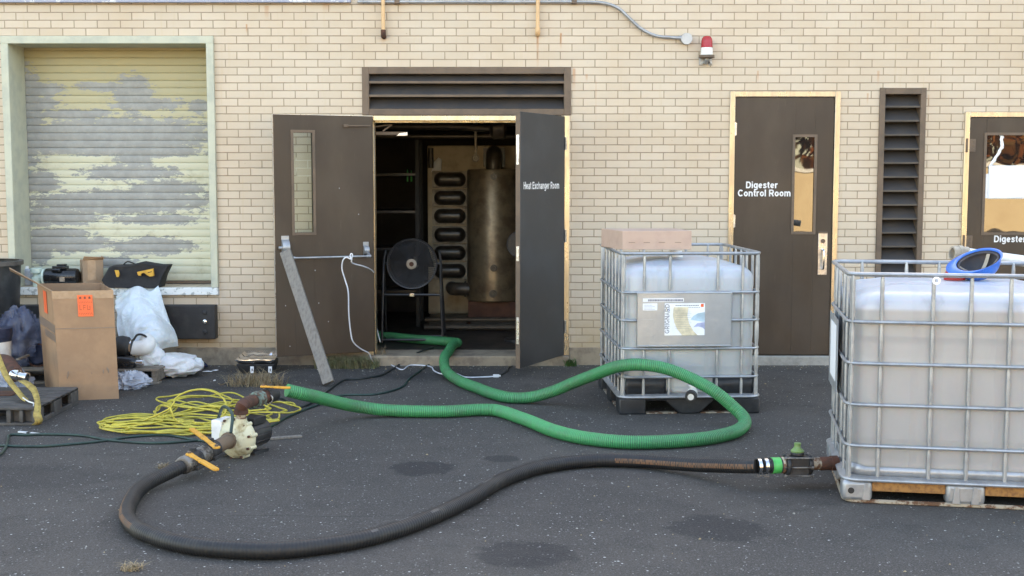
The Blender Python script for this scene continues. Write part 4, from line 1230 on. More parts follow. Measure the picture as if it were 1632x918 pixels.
        g.add([Vector((p_.x, p_.y, .14)) for p_ in ex] + [Vector((p_.x, p_.y, z_)) for p_, z_ in zip(ex, zz_)], [(i, (i + 1) % n_, (i + 1) % n_ + n_, i + n_) for i in range(n_)])
        g.build('corner_guard', 'galv', t, solid=.003)
    # outlet valve on the front
    if kind == 'plastic':
        g = MB()
        g.box(-.15, .17, -hd + .037, -hd + .09, .142, .30)
        g.build('outlet_boss', 'bottle', t, bevel=.02)
        g = MB(); vx = .0
        g.cyl((vx + .03, -hd + .06, .15), (vx + .0, -hd - .05, .14), .036, n=18)
        g.cyl((vx + .02, -hd - .0, .15), (vx + .02, -hd - .0, .205), .022, n=14)
        g.beam((vx - .01, -hd - .005, .20), (vx + .095, -hd - .005, .235), .022, .016)
        vv = g.build('outlet_valve', 'white', t, bevel=.004)
        g = MB(); g.lathe_ax((vx - .0, -hd - .045, .14), (vx - .012, -hd - .085, .137), [(0, .042), (.9, .04), (1, .036)], 22); g.cyl((vx - .012, -hd - .085, .137), (vx - .0125, -hd - .0875, .137), .022, n=16, mi=1); g.build('valve_cap', ['black', 'white'], vv)
    return t

# left tote
RZL = R(3.0)
tote1 = make_tote('white caged tote on a black pallet near the wall, carton on top',
                  (1.212, -2.157 + .6 - .12, 0), RZL, 'plastic', [1.125, .855, .66, .462, .262], [.0, .175, .355, .69, .865, 1.0], [.035, .2, .37, .54, .71, .88, 1.165], 1.125)
# label plate
q0, q1 = B(1016, 548, -2.19), B(1167, 465, -2.19)
xa, xb = q0.x - 1.262, q1.x - 1.262
hdp = -.6 - .012
g = MB(); g.box(xa, xb, hdp - .004, hdp, q0.z, q1.z)
g.tube(ring(xa, xb, 0, 1, 0, .02) if False else [(xa, hdp - .004, q0.z), (xb, hdp - .004, q0.z), (xb, hdp - .004, q1.z), (xa, hdp - .004, q1.z)], .006, 6, closed=True)
g.box(xa + .03, xa + .11, hdp - .0055, hdp - .004, (q0.z + q1.z) / 2 - .004, (q0.z + q1.z) / 2 + .0)
pl = g.build('label_plate', 'plate', tote1, bevel=.002)
ys = hdp - .0065
cw = (xb - xa) / 151.0     # metres per photo pixel on the plate
def PX(x, y): return xa + (x - 1016) * cw, q0.z + (548 - y) * cw
g = MB(); a_, b_ = PX(1060, 531); c_, d_ = PX(1124, 480); g.box(a_, c_, ys, hdp - .0042, b_, d_); st = g.build('product_label', 'paper', pl)
M['pale_orange'] = worn('pale_orange_print', (.80, .70, .50), None, .5, bump=0)
M['pale_blue'] = worn('pale_blue_print', (.50, .68, .78), None, .5, bump=0)
M['violet'] = worn('violet_print', (.42, .46, .66), None, .5, bump=0)
def flat(pts, mat, name='print'):
    g = MB(); n = len(pts); P2 = [PX(*p_) for p_ in pts]
    g.prism(P2, ys - .0008, ys - .0001)
    return g.build(name, mat, pl)
flat([(1074, 486), (1098, 486), (1096, 500), (1099, 512), (1106, 524), (1113, 531), (1088, 531), (1080, 521), (1075, 510), (1073, 498)], 'pale_orange', 'label_print')
flat([(1101, 506), (1106, 500), (1113, 496), (1124, 494), (1124, 510), (1112, 508)], 'pale_blue', 'label_print')
flat([(1106, 518), (1112, 512), (1124, 510), (1124, 522), (1121, 519), (1114, 517)], 'violet', 'label_print')
flat([(1117.5, 481), (1122, 481), (1122, 486), (1117.5, 486)], 'orange', 'label_print')
flat([(1062, 487), (1064, 485.5), (1063, 490), (1065, 492), (1062.5, 492)], 'pale_orange', 'label_print')
flat([(1066, 489), (1068, 490), (1068, 492), (1066, 492)], 'violet', 'label_print')
x_, z_ = PX(1067.5, 528)
text('GRIGNARD', .205, 'ink', pl, (x_, ys - .0012, z_), (PI / 2, -PI / 2, 0), name='label_lettering', bold=.13)
x_, z_ = PX(1077, 484.5)
g = MB()
for (px, py, L_) in ((1077, 484, 37), (1074, 487, 41), ):
    rnd = random.Random(px); x = px
    while x < px + L_:
        wd = rnd.uniform(.8, 2.4); a_, b_ = PX(x, py); c_, d_ = PX(x + wd, py - (1.4 if py == 484 else .7)); g.box(a_, c_, ys - .0006, ys - .0001, b_, d_); x += wd + .7
for k in range(11):
    a_, b_ = PX(1076 + k % 3, 491 + k * 2.9); c_, d_ = PX(1099 + (k * 7) % 5, 490.5 + k * 2.9); g.box(a_, c_, ys - .0011, ys - .0009, b_, b_ + .0012)
g.build('label_small_print', 'ink', pl)
g = MB(); a_, b_ = PX(1025, 477.5); c_, d_ = PX(1090, 472); g.box(a_, c_, ys, hdp - .0042, b_, d_); a_, b_ = PX(1025, 491); c_, d_ = PX(1048, 480); g.box(a_, c_, ys, hdp - .0042, b_, d_); g.build('sticker', 'paper', pl)
g = MB(); rnd = random.Random(4); x = 1033
while x < 1088:
    wd = rnd.uniform(1, 2.2); a_, b_ = PX(x, 476.6); c_, d_ = PX(x + wd, 473.4); g.box(a_, c_, ys - .0006, ys - .0001, b_, d_); x += wd + .5
for k in range(4):
    a_, b_ = PX(1027, 483 + k * 2.2); c_, d_ = PX(1040 + 4 * (k % 2), 482 + k * 2.2); g.box(a_, c_, ys - .0006, ys - .0001, b_, b_ + .0016)
g.build('sticker_print', 'ink', pl)

# flat carton lying on the left tote
q = B(1032, 391, -1.62)
Zc = 1.137
fc = thing('flat_carton', 'flat pinkish-brown carton lying closed on top of the left tote', 'carton', (0, 0, 0))
a0 = A(996, 391, Zc); a1 = A(1103, 391, Zc); 
yy0 = -2.03; s1 = 1
bx0, bx1 = B(992, 380, yy0).x, B(1103, 380, yy0).x
g = MB()
ztop = B(1050, 368, yy0).z
P4 = [(bx0, yy0), (bx1, yy0 + .02), (bx1 - .05, yy0 + .46), (bx0 - .12, yy0 + .42)]
v = [(p_[0], p_[1], Zc) for p_ in P4] + [(p_[0], p_[1], ztop) for p_ in P4]
g.add(v, [(3, 2, 1, 0), (4, 5, 6, 7), (0, 1, 5, 4), (1, 2, 6, 5), (2, 3, 7, 6), (3, 0, 4, 7)])
g.build('body', 'cardpink', fc, bevel=.003)
g = MB()
for px in (1007, 1031, 1055, 1081):
    c0, c1 = B(px - 5, 387, yy0), B(px + 5, 385, yy0); g.box(c0.x, c1.x, yy0 + (c0.x - bx0) * .02 / (bx1 - bx0) - .0012, yy0 + .02, c0.z, c0.z + .004)
g.build('slot', 'tape', fc)

# right tote (valve side faces left)
TH2 = R(-100)
cr_, sr_ = math.cos(TH2), math.sin(TH2)
corner = Vector((1.675, -4.62))
lc = Vector((.5, -.6))
ctr = corner - Vector((cr_ * lc.x - sr_ * lc.y, sr_ * lc.x + cr_ * lc.y))
tote2 = make_tote('large near tote at the right edge, full of murky liquid',
                  (ctr.x, ctr.y, 0), TH2, 'steel', [1.165, .925, .715, .505, .295], [.0, .18, .36, .64, .82, 1.0], [.03, .175, .42, .60, .785, 1.0, 1.17], 1.165)
# plate on its valve side
g = MB(); g.box(-.3, .2, -.613, -.609, .50, .90); g2 = g.build('label_plate', 'galv', tote2, bevel=.002)
g = MB(); g.box(-.2, .12, -.6145, -.613, .56, .86); g.build('sticker', 'paper', g2)
# white washer tag on the cage
g = MB(); g.lathe_ax((.512, -.6 + .425, 1.14), (.518, -.6 + .425, 1.14), [(0, .02), (1, .02), (1, .009), (0, .009)], 18, cap=False); g.build('washer_tag', 'paper', tote2)

# helmet lying upside down on the right tote
zt_ = 1.118
q = B(1556, 432, -4.2)
hm = thing('hard_hat', 'upturned blue hard hat resting in the rim of the right tote', 'hard hat', (B(1559, 415, -4.25).x, -4.25, B(1559, 415, -4.25).z))
hm.scale = (.88, .88, .88)
hz = Vector((.30, .36, -.88)).normalized(); hy3 = Vector((-.90, -.15, -.36)); hy3 = (hy3 - hz * hy3.dot(hz)).normalized(); hx3 = hy3.cross(hz)
hm.rotation_euler = Matrix(((hx3.x, hy3.x, hz.x), (hx3.y, hy3.y, hz.y), (hx3.z, hy3.z, hz.z))).to_euler()
g = MB(); vs_ = []; fs_ = []
nu, nv = 40, 12
for j in range(nv + 1):
    th = PI / 2 * j / nv
    for i in range(nu):
        ph = 2 * PI * i / nu
        rr = math.cos(th) ** .75 if j < nv else 0.001
        vs_.append((.108 * rr * math.cos(ph), .135 * rr * math.sin(ph), .115 * math.sin(th)))
for j in range(nv):
    for i in range(nu):
        i2 = (i + 1) % nu; fs_.append((j * nu + i, j * nu + i2, (j + 1) * nu + i2, (j + 1) * nu + i))
g.add(vs_, fs_)
vs_ = []
for i in range(nu):                      # brim with a longer peak on +y
    ph = 2 * PI * i / nu
    e = .014 + .055 * max(0, math.sin(ph)) ** 2
    vs_.append((.108 * math.cos(ph), .135 * math.sin(ph), 0)); vs_.append(((.108 + e * .8) * math.cos(ph), (.135 + e) * math.sin(ph), -.006))
g.add(vs_, [(2 * i, 2 * ((i + 1) % nu), 2 * ((i + 1) % nu) + 1, 2 * i + 1) for i in range(nu)])
hs = g.build('shell', 'blue', hm, solid=.004, off=1)
g = MB()
g.tube([(.096 * math.cos(2 * PI * i / 30), .122 * math.sin(2 * PI * i / 30), .012) for i in range(30)], .008, 6, closed=True)
g.build('headband', 'helmetin', hm)
g = MB()
g2_ = MB(); g2_.add([(v_[0], v_[1], v_[2]) for v_ in [(.104 * (math.cos(PI / 2 * j / 10) ** .75 if j < 10 else .001) * math.cos(2 * PI * i / 32), .130 * (math.cos(PI / 2 * j / 10) ** .75 if j < 10 else .001) * math.sin(2 * PI * i / 32), .109 * math.sin(PI / 2 * j / 10) + .001) for j in range(11) for i in range(32)]], [(j * 32 + i, j * 32 + (i + 1) % 32, (j + 1) * 32 + (i + 1) % 32, (j + 1) * 32 + i) for j in range(10) for i in range(32)]); g2_.build('inner_shade', 'helmetin', hm, off=1)  # dark inner shell added to paint the shade inside the hat
for an in (PI / 3, -PI / 3):
    pts = []
    for k in range(13):
        u = -1 + 2 * k / 12
        pts.append(Vector((.095 * u * math.cos(an), .12 * u * math.sin(an), .012 + .075 * (1 - u * u))))
    for k in range(12):
        g.beam(pts[k], pts[k + 1], .022, .002)
g.build('suspension_strap', 'flange', hm)

# white pipe with a grey coupling behind the helmet
y1_ = -3.75
pA, pB = B(1530, 404, -3.8), B(1650, 419, -3.6)
wp = thing('white_hose', 'white hose with grey coupling lying across the back of the right tote', 'hose', tuple(pA))
d_ = pB - pA
g = MB(); g.cyl(Vector((.03, 0, 0)), d_ * 1.6, .033, n=18); g.build('hose', 'white', wp)
g = MB(); g.lathe_ax((-.045, 0, .002), (.045, .012, -.002), [(0, .030), (0, .040), (.35, .040), (.38, .046), (.62, .046), (.65, .04), (1, .04)], 22, cap=False); g.lathe_ax((-.045, 0, .002), (.045, .012, -.002), [(0, .030), (.9, .028)], 22, cap=False); g.build('coupling', 'flange', wp)

# ------------------------------------------------------------------ hoses
def hose(name, pts, r, pitch, depth, mats, label, mfun=None, n=18, sub=4):
    P_ = resample(spline(pts, .02), pitch / sub)
    for q_ in P_:
        nz = noise.noise_vector(q_ * 3.1) * .012 + noise.noise_vector(q_ * 9) * .003
        q_.x += nz.x; q_.y += nz.y
    rf = lambda i: r - depth * (0 if (i % sub) < sub / 2 else 1)
    def mf(i, k):
        m_ = 1 if (i % sub) >= sub / 2 else 0
        return mfun(i, k, len(P_), P_) if mfun and mfun(i, k, len(P_), P_) is not None else m_
    g = MB(); g.tube(P_, r, n, rf=rf, mf=mf)
    o = g.build(name, mats, angle=60)
    return tag(o, label, 'hose')
gp = [(456, 622, .30), (478, 627, .27), (500, 632, .225), (535, 641, .15), (570, 648, .085), (620, 654, .048), (700, 656, .042), (770, 653, .042), (800, 656, .042), (840, 670, .042), (880, 686, .042), (930, 698, .042), (1000, 705, .042),
      (1070, 703, .042), (1130, 698, .042), (1165, 690, .045), (1184, 680, .048), (1188, 668, .06), (1170, 650, .12), (1140, 625, .22), (1100, 603, .30), (1060, 587, .36), (1020, 581, .38), (985, 584, .35), (950, 596, .27), (915, 610, .18),
      (875, 626, .09), (840, 634, .045), (800, 632, .042), (760, 618, .042), (725, 603, .045), (709, 588, .07), (708, 572, .115), (716, 558, .14), (724, 548, .145)]
gpt = [A(*p_) for p_ in gp]
gpt += [Vector((-.50, .35, .15)), Vector((-.60, .55, .135)), Vector((-.9, .72, .135)), Vector((-1.25, .95, .135)), Vector((-1.6, 1.1, .135))]
hose('green_hose', gpt, .0425, .0125, .0028, ['greenhose', 'greenhose_groove_shade'], 'long green corrugated hose looping from the pump across the asphalt into the doorway')
bp = [(1206, 743, .125), (1180, 743, .115), (1130, 742, .08), (1080, 739, .055), (1020, 735, .042), (960, 734, .04), (900, 738, .04), (850, 747, .04), (800, 766, .04), (755, 792, .04), (700, 818, .04), (640, 842, .04), (570, 861, .04), (500, 872, .04), (430, 877, .04),
      (360, 875, .04), (300, 868, .04), (245, 855, .04), (213, 840, .04), (202, 822, .042), (208, 800, .045), (228, 776, .05), (255, 760, .06), (288, 744, .085)]
bpt = [A(*p_) for p_ in bp]
def bm_(i, k, N_, P_):
    x = P_[min(i, N_ - 1)].x; y = P_[min(i, N_ - 1)].y
    d = P_[min(i + 1, N_ - 1)] - P_[max(i - 1, 0)]
    up = 2 * PI * k / 18
    u = i / N_
    if u < .17 and k in (13, 14) and noise.noise((i * .5, k, 0)) > -.05 and u > .0: return 2
    if .79 < u < .93 and k in (14, 15) and noise.noise((i * .05, k * .2, 3)) > -.45: return 2
    if .3 < u < .6 and k in (0, 1, 16) and noise.noise((i * .02, k * 2, 7)) > .33: return 3
    return None
hose('black_suction_hose', bpt, .0385, .016, .0012, ['blackhose', 'blackhose', 'hoseworn', 'hosechafe'], 'thick black suction hose curving over the asphalt between the pump and right tote', bm_)

def cord(name, pts, r, mat, label, n=6, cat='cord', step=.02):
    g = MB(); g.tube(spline(pts, step), r, n)
    return tag(g.build(name, mat, angle=80), label, cat)

# valve assembly joining the black hose to the right tote
va = thing('inline_valve', 'black plastic valve with lime green knob joining the black hose to the right tote', 'valve', tuple(A(1270, 745, .125)))
v0 = Vector(va.location)
def L(px, py, z=.125): return A(px, py, z) - v0
ax0, ax1 = L(1205, 743), L(1328, 738)
dirv = (ax1 - ax0)
def ta(px): return ax0 + dirv * ((px - 1205) / 123)
g = MB(); g.lathe_ax(ta(1216), ta(1252), [(0, .036), (.3, .036), (.3, .041), (.95, .041), (1, .036)], 22); g.build('hose_tail', 'blackplastic', va)
for px in (1209, 1219.5):
    g = MB(); g.cyl(ta(px - 2.5), ta(px + 2.5), .0425, n=26); c_ = ta(px); g.box(c_.x - .012, c_.x + .014, c_.y - .02, c_.y - .0, c_.z - .057, c_.z - .04); g.build('hose_clamp', 'chrome', va)
g = MB(); g.cyl(ta(1229), ta(1242), .0435, n=26); g.build('green_band', 'brightgreen', va)
g = MB(); g.lathe_ax(ta(1244), ta(1250), [(0, .04), (.5, .046), (1, .04)], 20); g.build('cam_collar', 'rustpale', va)
g = MB()
cc = ta(1270)
g.box(cc.x - .058, cc.x + .058, cc.y - .045, cc.y + .045, cc.z - .055, cc.z + .05)
g.cyl(ta(1250), ta(1256), .058, n=24); g.cyl(ta(1284), ta(1291), .058, n=24)
g.cyl(cc + Vector((0, 0, .05)), cc + Vector((0, 0, .07)), .036, n=20)
g.build('valve_body', 'blackplastic', va, bevel=.006)
g = MB()
for (yy, zz) in ((-.05, .045), (-.05, -.05), (-.052, -.005)):
    g.cyl(cc + Vector((-.075, yy, zz)), cc + Vector((.075, yy, zz)), .0045, n=8)
    g.cyl(cc + Vector((-.078, yy, zz)), cc + Vector((-.068, yy, zz)), .009, n=6); g.cyl(cc + Vector((.066, yy, zz)), cc + Vector((.076, yy, zz)), .009, n=6)
g.build('tie_bolt', 'fitting', va)
g = MB(); g.lathe_ax(cc + Vector((0, 0, .068)), cc + Vector((0, 0, .118)), [(0, .034), (.15, .036), (.3, .028), (.5, .019), (.7, .017), (.95, .019), (1, .016)], 20)
g.build('green_knob', 'greencap', va)
g = MB(); g.cyl(ta(1292), ta(1306), .033, n=20); g.build('pipe_nipple', 'rustpale', va)
g = MB(); g.lathe_ax(ta(1306), ta(1334), [(0, .034), (.05, .037), (.6, .036), (.62, .04), (1, .04)], 20); g.build('rusty_adaptor', 'rust', va)

# ------------------------------------------------------------------ the pump
pp = thing('transfer_pump', 'cream electric transfer pump with black motor, rusty elbow and yellow-handled valves', 'pump', tuple(A(385, 722, 0)))
p0 = Vector(pp.location)
def LP(px, py, z): return A(px, py, z) - p0
axd = Vector((.42, .90, 0)).normalized()     # from suction side to motor
side_ = Vector((axd.y, -axd.x, 0))
vc = LP(373, 699, .118)                     # volute centre
def disk_pts(): pass
g = MB()
g.lathe_ax(vc - axd * .045, vc + axd * .07, [(0, .035), (.06, .075), (.25, .098), (.45, .118), (.62, .122), (.8, .122), (1, .105)], 30)
for k in range(10):
    an = 2 * PI * k / 10 + .2
    e = side_ * math.cos(an) + Vector((0, 0, 1)) * math.sin(an)
    c0 = vc + axd * .022 + e * .118
    g.cyl(c0 - axd * .018, c0 + axd * .035, .0125, n=10)
    g.beam(vc - axd * .04 + e * .045, vc - axd * .0 + e * .11, .01, .014, up=axd)
g.cyl(vc + Vector((0, 0, .05)) + side_ * .055, vc + side_ * .055 + Vector((0, 0, .125)), .034, n=20)
g.build('volute', 'cream_cast', pp, angle=40)
g = MB()
for k in range(10):
    an = 2 * PI * k / 10 + .2
    e = side_ * math.cos(an) + Vector((0, 0, 1)) * math.sin(an); c0 = vc - axd * .006 + e * .118
    g = MB(); g.cyl(c0, c0 - axd * .012, .008, n=6); g.build('bolt', 'rust', pp)
g = MB(); wc = vc - side_ * .115 + axd * .03 + Vector((0, 0, .01))
g.beam(wc - axd * .05, wc + axd * .09, .075, .185)
g.build('white_housing', 'white', pp, bevel=.008)
g = MB(); m0, m1 = vc + axd * .07, vc + axd * .29
g.lathe_ax(m0, m1, [(0, .06), (.1, .078), (.12, .085), (.85, .085), (.87, .078), (1, .05)], 28)
for k in range(14):
    an = 2 * PI * k / 14; e = side_ * math.cos(an) + Vector((0, 0, 1)) * math.sin(an)
    g.beam(m0 + axd * .04 + e * .085, m1 - axd * .04 + e * .085, .004, .007, up=e)
g.beam(m0 + axd * .03 + Vector((0, 0, .085)) + side_ * .02, m1 - axd * .07 + Vector((0, 0, .085)) + side_ * .02, .10, .04)
g.beam(m0 + axd * .04 - Vector((0, 0, .115)) + side_ * .05, m1 - axd * .04 - Vector((0, 0, .115)) + side_ * .05, .03, .03); g.beam(m0 + axd * .04 - Vector((0, 0, .115)) - side_ * .05, m1 - axd * .04 - Vector((0, 0, .115)) - side_ * .05, .03, .03)
g.build('motor', 'blackplastic', pp, bevel=.003)
# outlet: steel nipple, rusty elbow, patina union, valve
o0 = vc + side_ * .055 + Vector((0, 0, .12))
g = MB(); g.cyl(o0, o0 + Vector((0, 0, .04)), .029, n=18); g.build('outlet_nipple', 'rustpale', pp)
e0 = o0 + Vector((0, 0, .035))
e1 = LP(407, 637, .285); 
hd_ = (LP(455, 621, .295) - e1).normalized()
mid_ = Vector((e0.x, e0.y, e1.z)) 
g = MB(); g.tube(spline([e0, e0 + Vector((0, 0, .03)), e0 + Vector((0.012, 0.015, .052)) , e1 - hd_ * .02, e1], .01), .036, 18); g.lathe_ax(e0 - Vector((0, 0, .004)), e0 + Vector((0, 0, .02)), [(0, .042), (1, .042)], 18); g.build('rusty_elbow', 'rust', pp)
g = MB(); g.lathe_ax(e1 - hd_ * .015, e1 + hd_ * .06, [(0, .045), (.1, .052), (.5, .052), (.52, .046), (.9, .046), (1, .05)], 8); g.build('union_nut', 'patina', pp)
g = MB(); g.lathe_ax(e1 + hd_ * .06, e1 + hd_ * .12, [(0, .04), (.5, .044), (1, .04)], 16); g.build('rusty_nipple', 'rust', pp)
vb = e1 + hd_ * .155
g = MB(); g.lathe_ax(vb - hd_ * .045, vb + hd_ * .05, [(0, .045), (.1, .052), (.3, .05), (.7, .05), (.9, .052), (1, .045)], 16); g.cyl(vb, vb + Vector((0, 0, .065)), .018, n=12); 
v_ = g.build('ball_valve', 'black', pp, bevel=.002)
g = MB(); g.tube([vb + Vector((0, -.06, -.015)) + Vector((math.cos(2 * PI * i / 20) * .028, 0, math.sin(2 * PI * i / 20) * .028)) for i in range(20)], .005, 6, closed=True); g.build('lever_ring', 'steel', v_)
def handle(a_, b_, par):
    a_, b_ = Vector(a_), Vector(b_); d = (b_ - a_); n_ = d.normalized(); pr = []
    g = MB()
    g.beam(a_, a_ + d * .2, .036, .009); g.beam(a_ + d * .12, a_ + d * .55, .027, .011); g.beam(a_ + d * .45, b_, .033, .013)
    g.cyl(a_ - Vector((0, 0, .006)), a_ + Vector((0, 0, .006)), .021, n=16); g.cyl(b_ - Vector((0, 0, .0066)), b_ + Vector((0, 0, .0066)), .0165, n=16)
    g.build('handle', 'yellow', par, bevel=.004)
    g = MB(); g.cyl(a_ + Vector((0, 0, .006)), a_ + Vector((0, 0, .016)), .010, n=6); g.build('handle_nut', 'bronze', par)
handle(LP(420, 616, .352), LP(459, 618, .345), v_)
# suction side: nipple, two ball valves with cam fittings
s0 = vc - axd * .04
s1 = LP(292, 742, .09)
sdv = s1 - s0; sn = sdv.normalized(); SL = sdv.length
g = MB(); g.lathe_ax(s0, s0 + sdv * .36, [(0, .05), (.12, .05), (.13, .041), (1, .041)], 20); g.build('suction_nipple', 'bronze', pp)
for (t0, t1, hh) in ((.34, .52, ((345, 713), (306, 684))), (.72, .88, ((302, 724), (344, 748)))):
    g = MB(); g.lathe_ax(s0 + sdv * t0, s0 + sdv * t1, [(0, .046), (.12, .056), (.3, .05), (.5, .055), (.7, .05), (.88, .056), (1, .046)], 16)
    cm = s0 + sdv * ((t0 + t1) / 2); g.cyl(cm, cm + Vector((0, 0, .07)), .02, n=12)
    for sg in (-1, 1): g.beam(cm + Vector((0, 0, -.03)) + sn * .03 * sg - sn * .03, cm + Vector((0, 0, -.03)) + sn * .03 * sg + sn * .03, .12, .02)
    v_ = g.build('ball_valve', 'black', pp, bevel=.002)
    zt_ = cm.z + .075
    handle(LP(hh[0][0], hh[0][1], zt_), LP(hh[1][0], hh[1][1], zt_), v_)
for (t0, t1) in ((.52, .70), (.88, 1.02)):
    g = MB(); g.lathe_ax(s0 + sdv * t0, s0 + sdv * t1, [(0, .043), (.15, .049), (.3, .049), (.32, .044), (.6, .044), (.62, .051), (.9, .049), (1, .043)], 20)
    for sg in (-1, 1):
        c_ = s0 + sdv * ((t0 + t1) / 2) + side_ * .05 * sg; g.beam(c_ - sn * .035, c_ + sn * .03 + Vector((0, 0, .012)), .012, .02)
    g.build('cam_coupling', 'fitting', pp, bevel=.001)
# pump lead
cl_ = [LP(368, 690, .26), LP(370, 660, .35), LP(357, 648, .36), LP(350, 660, .25), LP(342, 690, .08)]
g = MB(); g.tube(spline(cl_, .02), .009, 8); g.build('power_lead', 'darkcord', pp)

# ------------------------------------------------------------------ cords
rnd = random.Random(11)
pts = []
def loop(cx, cy, rx, ry, z0, n=14, ph=0.0, turns=1.0, zz=.012, tilt=0):
    for k in range(int(n * turns)):
        an = ph + 2 * PI * k / n
        p_ = A(cx + rx * math.cos(an) * (1 + rnd.uniform(-.16, .16)), cy + (ry * math.sin(an) + tilt * math.cos(an)) * (1 + rnd.uniform(-.3, .3)), 0)
        p_.z = z0 + rnd.uniform(0, zz); pts.append(p_)
loop(300, 676, 140, 17, .008, ph=3.1); loop(260, 683, 100, 13, .014, ph=3.0); loop(250, 686, 95, 9, .02, ph=3.1); loop(290, 680, 120, 12, .02, ph=3.0)
loop(235, 684, 72, 8, .03, ph=3.1); loop(330, 672, 70, 19, .02, ph=2.8); loop(300, 665, 55, 16, .03, ph=3); loop(345, 662, 92, 22, .03, ph=3.2, tilt=-4); loop(330, 668, 62, 15, .035, ph=3.1)
loop(215, 682, 40, 6, .04, ph=2.9); loop(395, 662, 62, 14, .03, ph=3.1); loop(415, 660, 58, 9, .035, ph=3); loop(350, 655, 75, 12, .04, ph=3.1, tilt=3); loop(310, 650, 60, 14, .05, ph=3.0)
# one loop standing up
for k in range(13):
    an = PI + 2 * PI * k / 12
    c_ = A(316, 684, 0); pts.append(Vector((c_.x + .185 * math.cos(an), c_.y + .05 * math.sin(an) + .02, .125 + .115 * math.sin(an) + .012)))
loop(330, 680, 100, 10, .03, ph=3.1); loop(270, 690, 95, 6, .03, ph=3.0); loop(400, 655, 70, 8, .03, ph=3.0, turns=.6)
g = MB(); g.tube(spline(pts, .03), .0062, 6)
tag(g.build('yellow_extension_cord', 'yellowcord', angle=80), 'tangled coil of thin yellow cord on the asphalt left of the pump', 'cord')

def gz(lst, z=.009): return [A(p_[0], p_[1], z if len(p_) < 3 else p_[2]) for p_ in lst]
cord('dark_green_cord', gz([(-20, 735), (3, 722), (12, 706), (16, 693), (40, 693), (80, 692), (130, 694), (180, 702), (250, 706), (330, 700), (390, 692), (430, 680), (455, 666), (480, 655), (520, 640), (545, 630), (600, 628), (640, 617), (652, 604), (668, 592), (682, 582), (700, 575, .02), (706, 562, .1)]), .0085, 'darkcord', 'dark green cord winding from the left edge past the pump towards the doorway')
cord('dark_green_cord', gz([(-20, 709), (30, 711), (70, 711), (110, 708), (160, 703), (210, 696), (260, 693), (300, 699), (330, 704)]), .008, 'darkcord', 'shorter dark green cord lying flat at the left edge, below the coil of yellow cord')
cord('extension_cord', gz([(385, 672, .02), (400, 650, .02), (425, 638, .01), (450, 635), (475, 648), (500, 640), (525, 621), (548, 606), (570, 604), (592, 601), (610, 597), (632, 584), (655, 569, .02), (668, 561, .1), (690, 554, .098)]), .009, 'blackcord', 'black cord running from the pump motor up over the doorway threshold')
hk = A(700, 556, .1)
wcord = [B(596, 434, -.1), B(590, 429, -.20), B(578, 424, -.33), B(566, 421, -.41), B(560, 417, -.47), B(562, 407, -.49), B(560, 404, -.49), B(558, 408, -.49), B(560, 414, -.5), B(553, 410, -.505), B(547, 414, -.5), B(545, 428, -.47), B(550, 446, -.45), B(555, 465, -.45), B(556, 500, -.43), B(559, 530, -.4), B(563, 545, -.38)]
wcord += [B(575, 556, -.30), B(588, 563, -.22), B(592, 572, -.16), A(600, 581, .008), A(612, 576, .008), A(630, 585, .008), A(642, 589, .008), A(655, 582, .008), A(685, 584, .008), A(692, 591, .008), A(705, 596, .008), A(725, 595, .009), A(742, 601, .008), A(770, 601, .008), A(786, 600, .009)]
wc_ = thing('white_extension_cord', 'white extension cord draped from the panic bar down to its plug on the asphalt', 'cord')
g = MB(); g.tube(spline(wcord, .02), .0058, 7); g.build('cable', 'whitecord', wc_, angle=80)
q = A(791, 599, .014)
g = MB(); g.box(q.x - .028, q.x + .022, q.y - .016, q.y + .016, .002, .026); g.box(q.x + .022, q.x + .036, q.y - .010, q.y + .010, .006, .022); g.build('plug', 'white', wc_, bevel=.004)
cord('extension_cord', [A(797, 598, .006), A(808, 592, .006), A(812, 585, .006), A(826, 580, .006), Vector((.16, .02, .1)), Vector((.3, .3, .1))], .0045, 'blackcord', 'thin black cord from the white plug back to the right door leaf')

# ------------------------------------------------------------------ leaning plank, shim, litter
q0 = A(524, 616, .0); q1 = B(455, 406, -.60)
d_ = q1 - q0; n_ = d_.normalized()
fwd = Vector((0, -1, 0)); nrm = (fwd - n_ * fwd.dot(n_)).normalized(); wd = n_.cross(nrm).normalized()
g = MB()
def plk(t_, sx_, sy_): return q0 + d_ * t_ + wd * (.046 * sx_) + nrm * (.019 * sy_)
rows = 12; vs_ = []; fs_ = []
for k in range(rows + 1):
    t_ = k / rows
    for (sx_, sy_) in ((-1, -1), (1, -1), (1, 1), (-1, 1)):
        p_ = plk(t_, sx_ * (1 + .03 * noise.noise((t_ * 7, sx_, 0))), sy_); vs_.append(p_)
for k in range(rows):
    for i in range(4):
        i2 = (i + 1) % 4; fs_.append((4 * k + i, 4 * k + i2, 4 * k + 4 + i2, 4 * k + 4 + i))
fs_.append((3, 2, 1, 0)); fs_.append((4 * rows, 4 * rows + 1, 4 * rows + 2, 4 * rows + 3))
g.add(vs_, fs_)
mn = min(v_.z for v_ in g.v)
for v_ in g.v: v_.z += .002 - mn
tag(g.build('wooden_plank', 'plank', bevel=.003), 'weathered grey plank propped against the open left door leaf', 'plank')
a_, b_ = A(431, 699, .008), A(481, 695, .008)
g = MB(); g.beam(a_, b_, .035, .014); tag(g.build('wood_shim', 'plank', bevel=.002), 'short grey wood shim lying flat on the asphalt right of the pump', 'shim')
g = MB(); g.beam(A(30, 688, .006), A(67, 692, .006), .018, .008); g.beam(A(44, 689.5, .008), A(47, 690, .008), .02, .01, mi=1); tag(g.build('white_stick', ['white', 'black']), 'thin white plastic stick on the asphalt beside the black plastic pallet', 'stick')

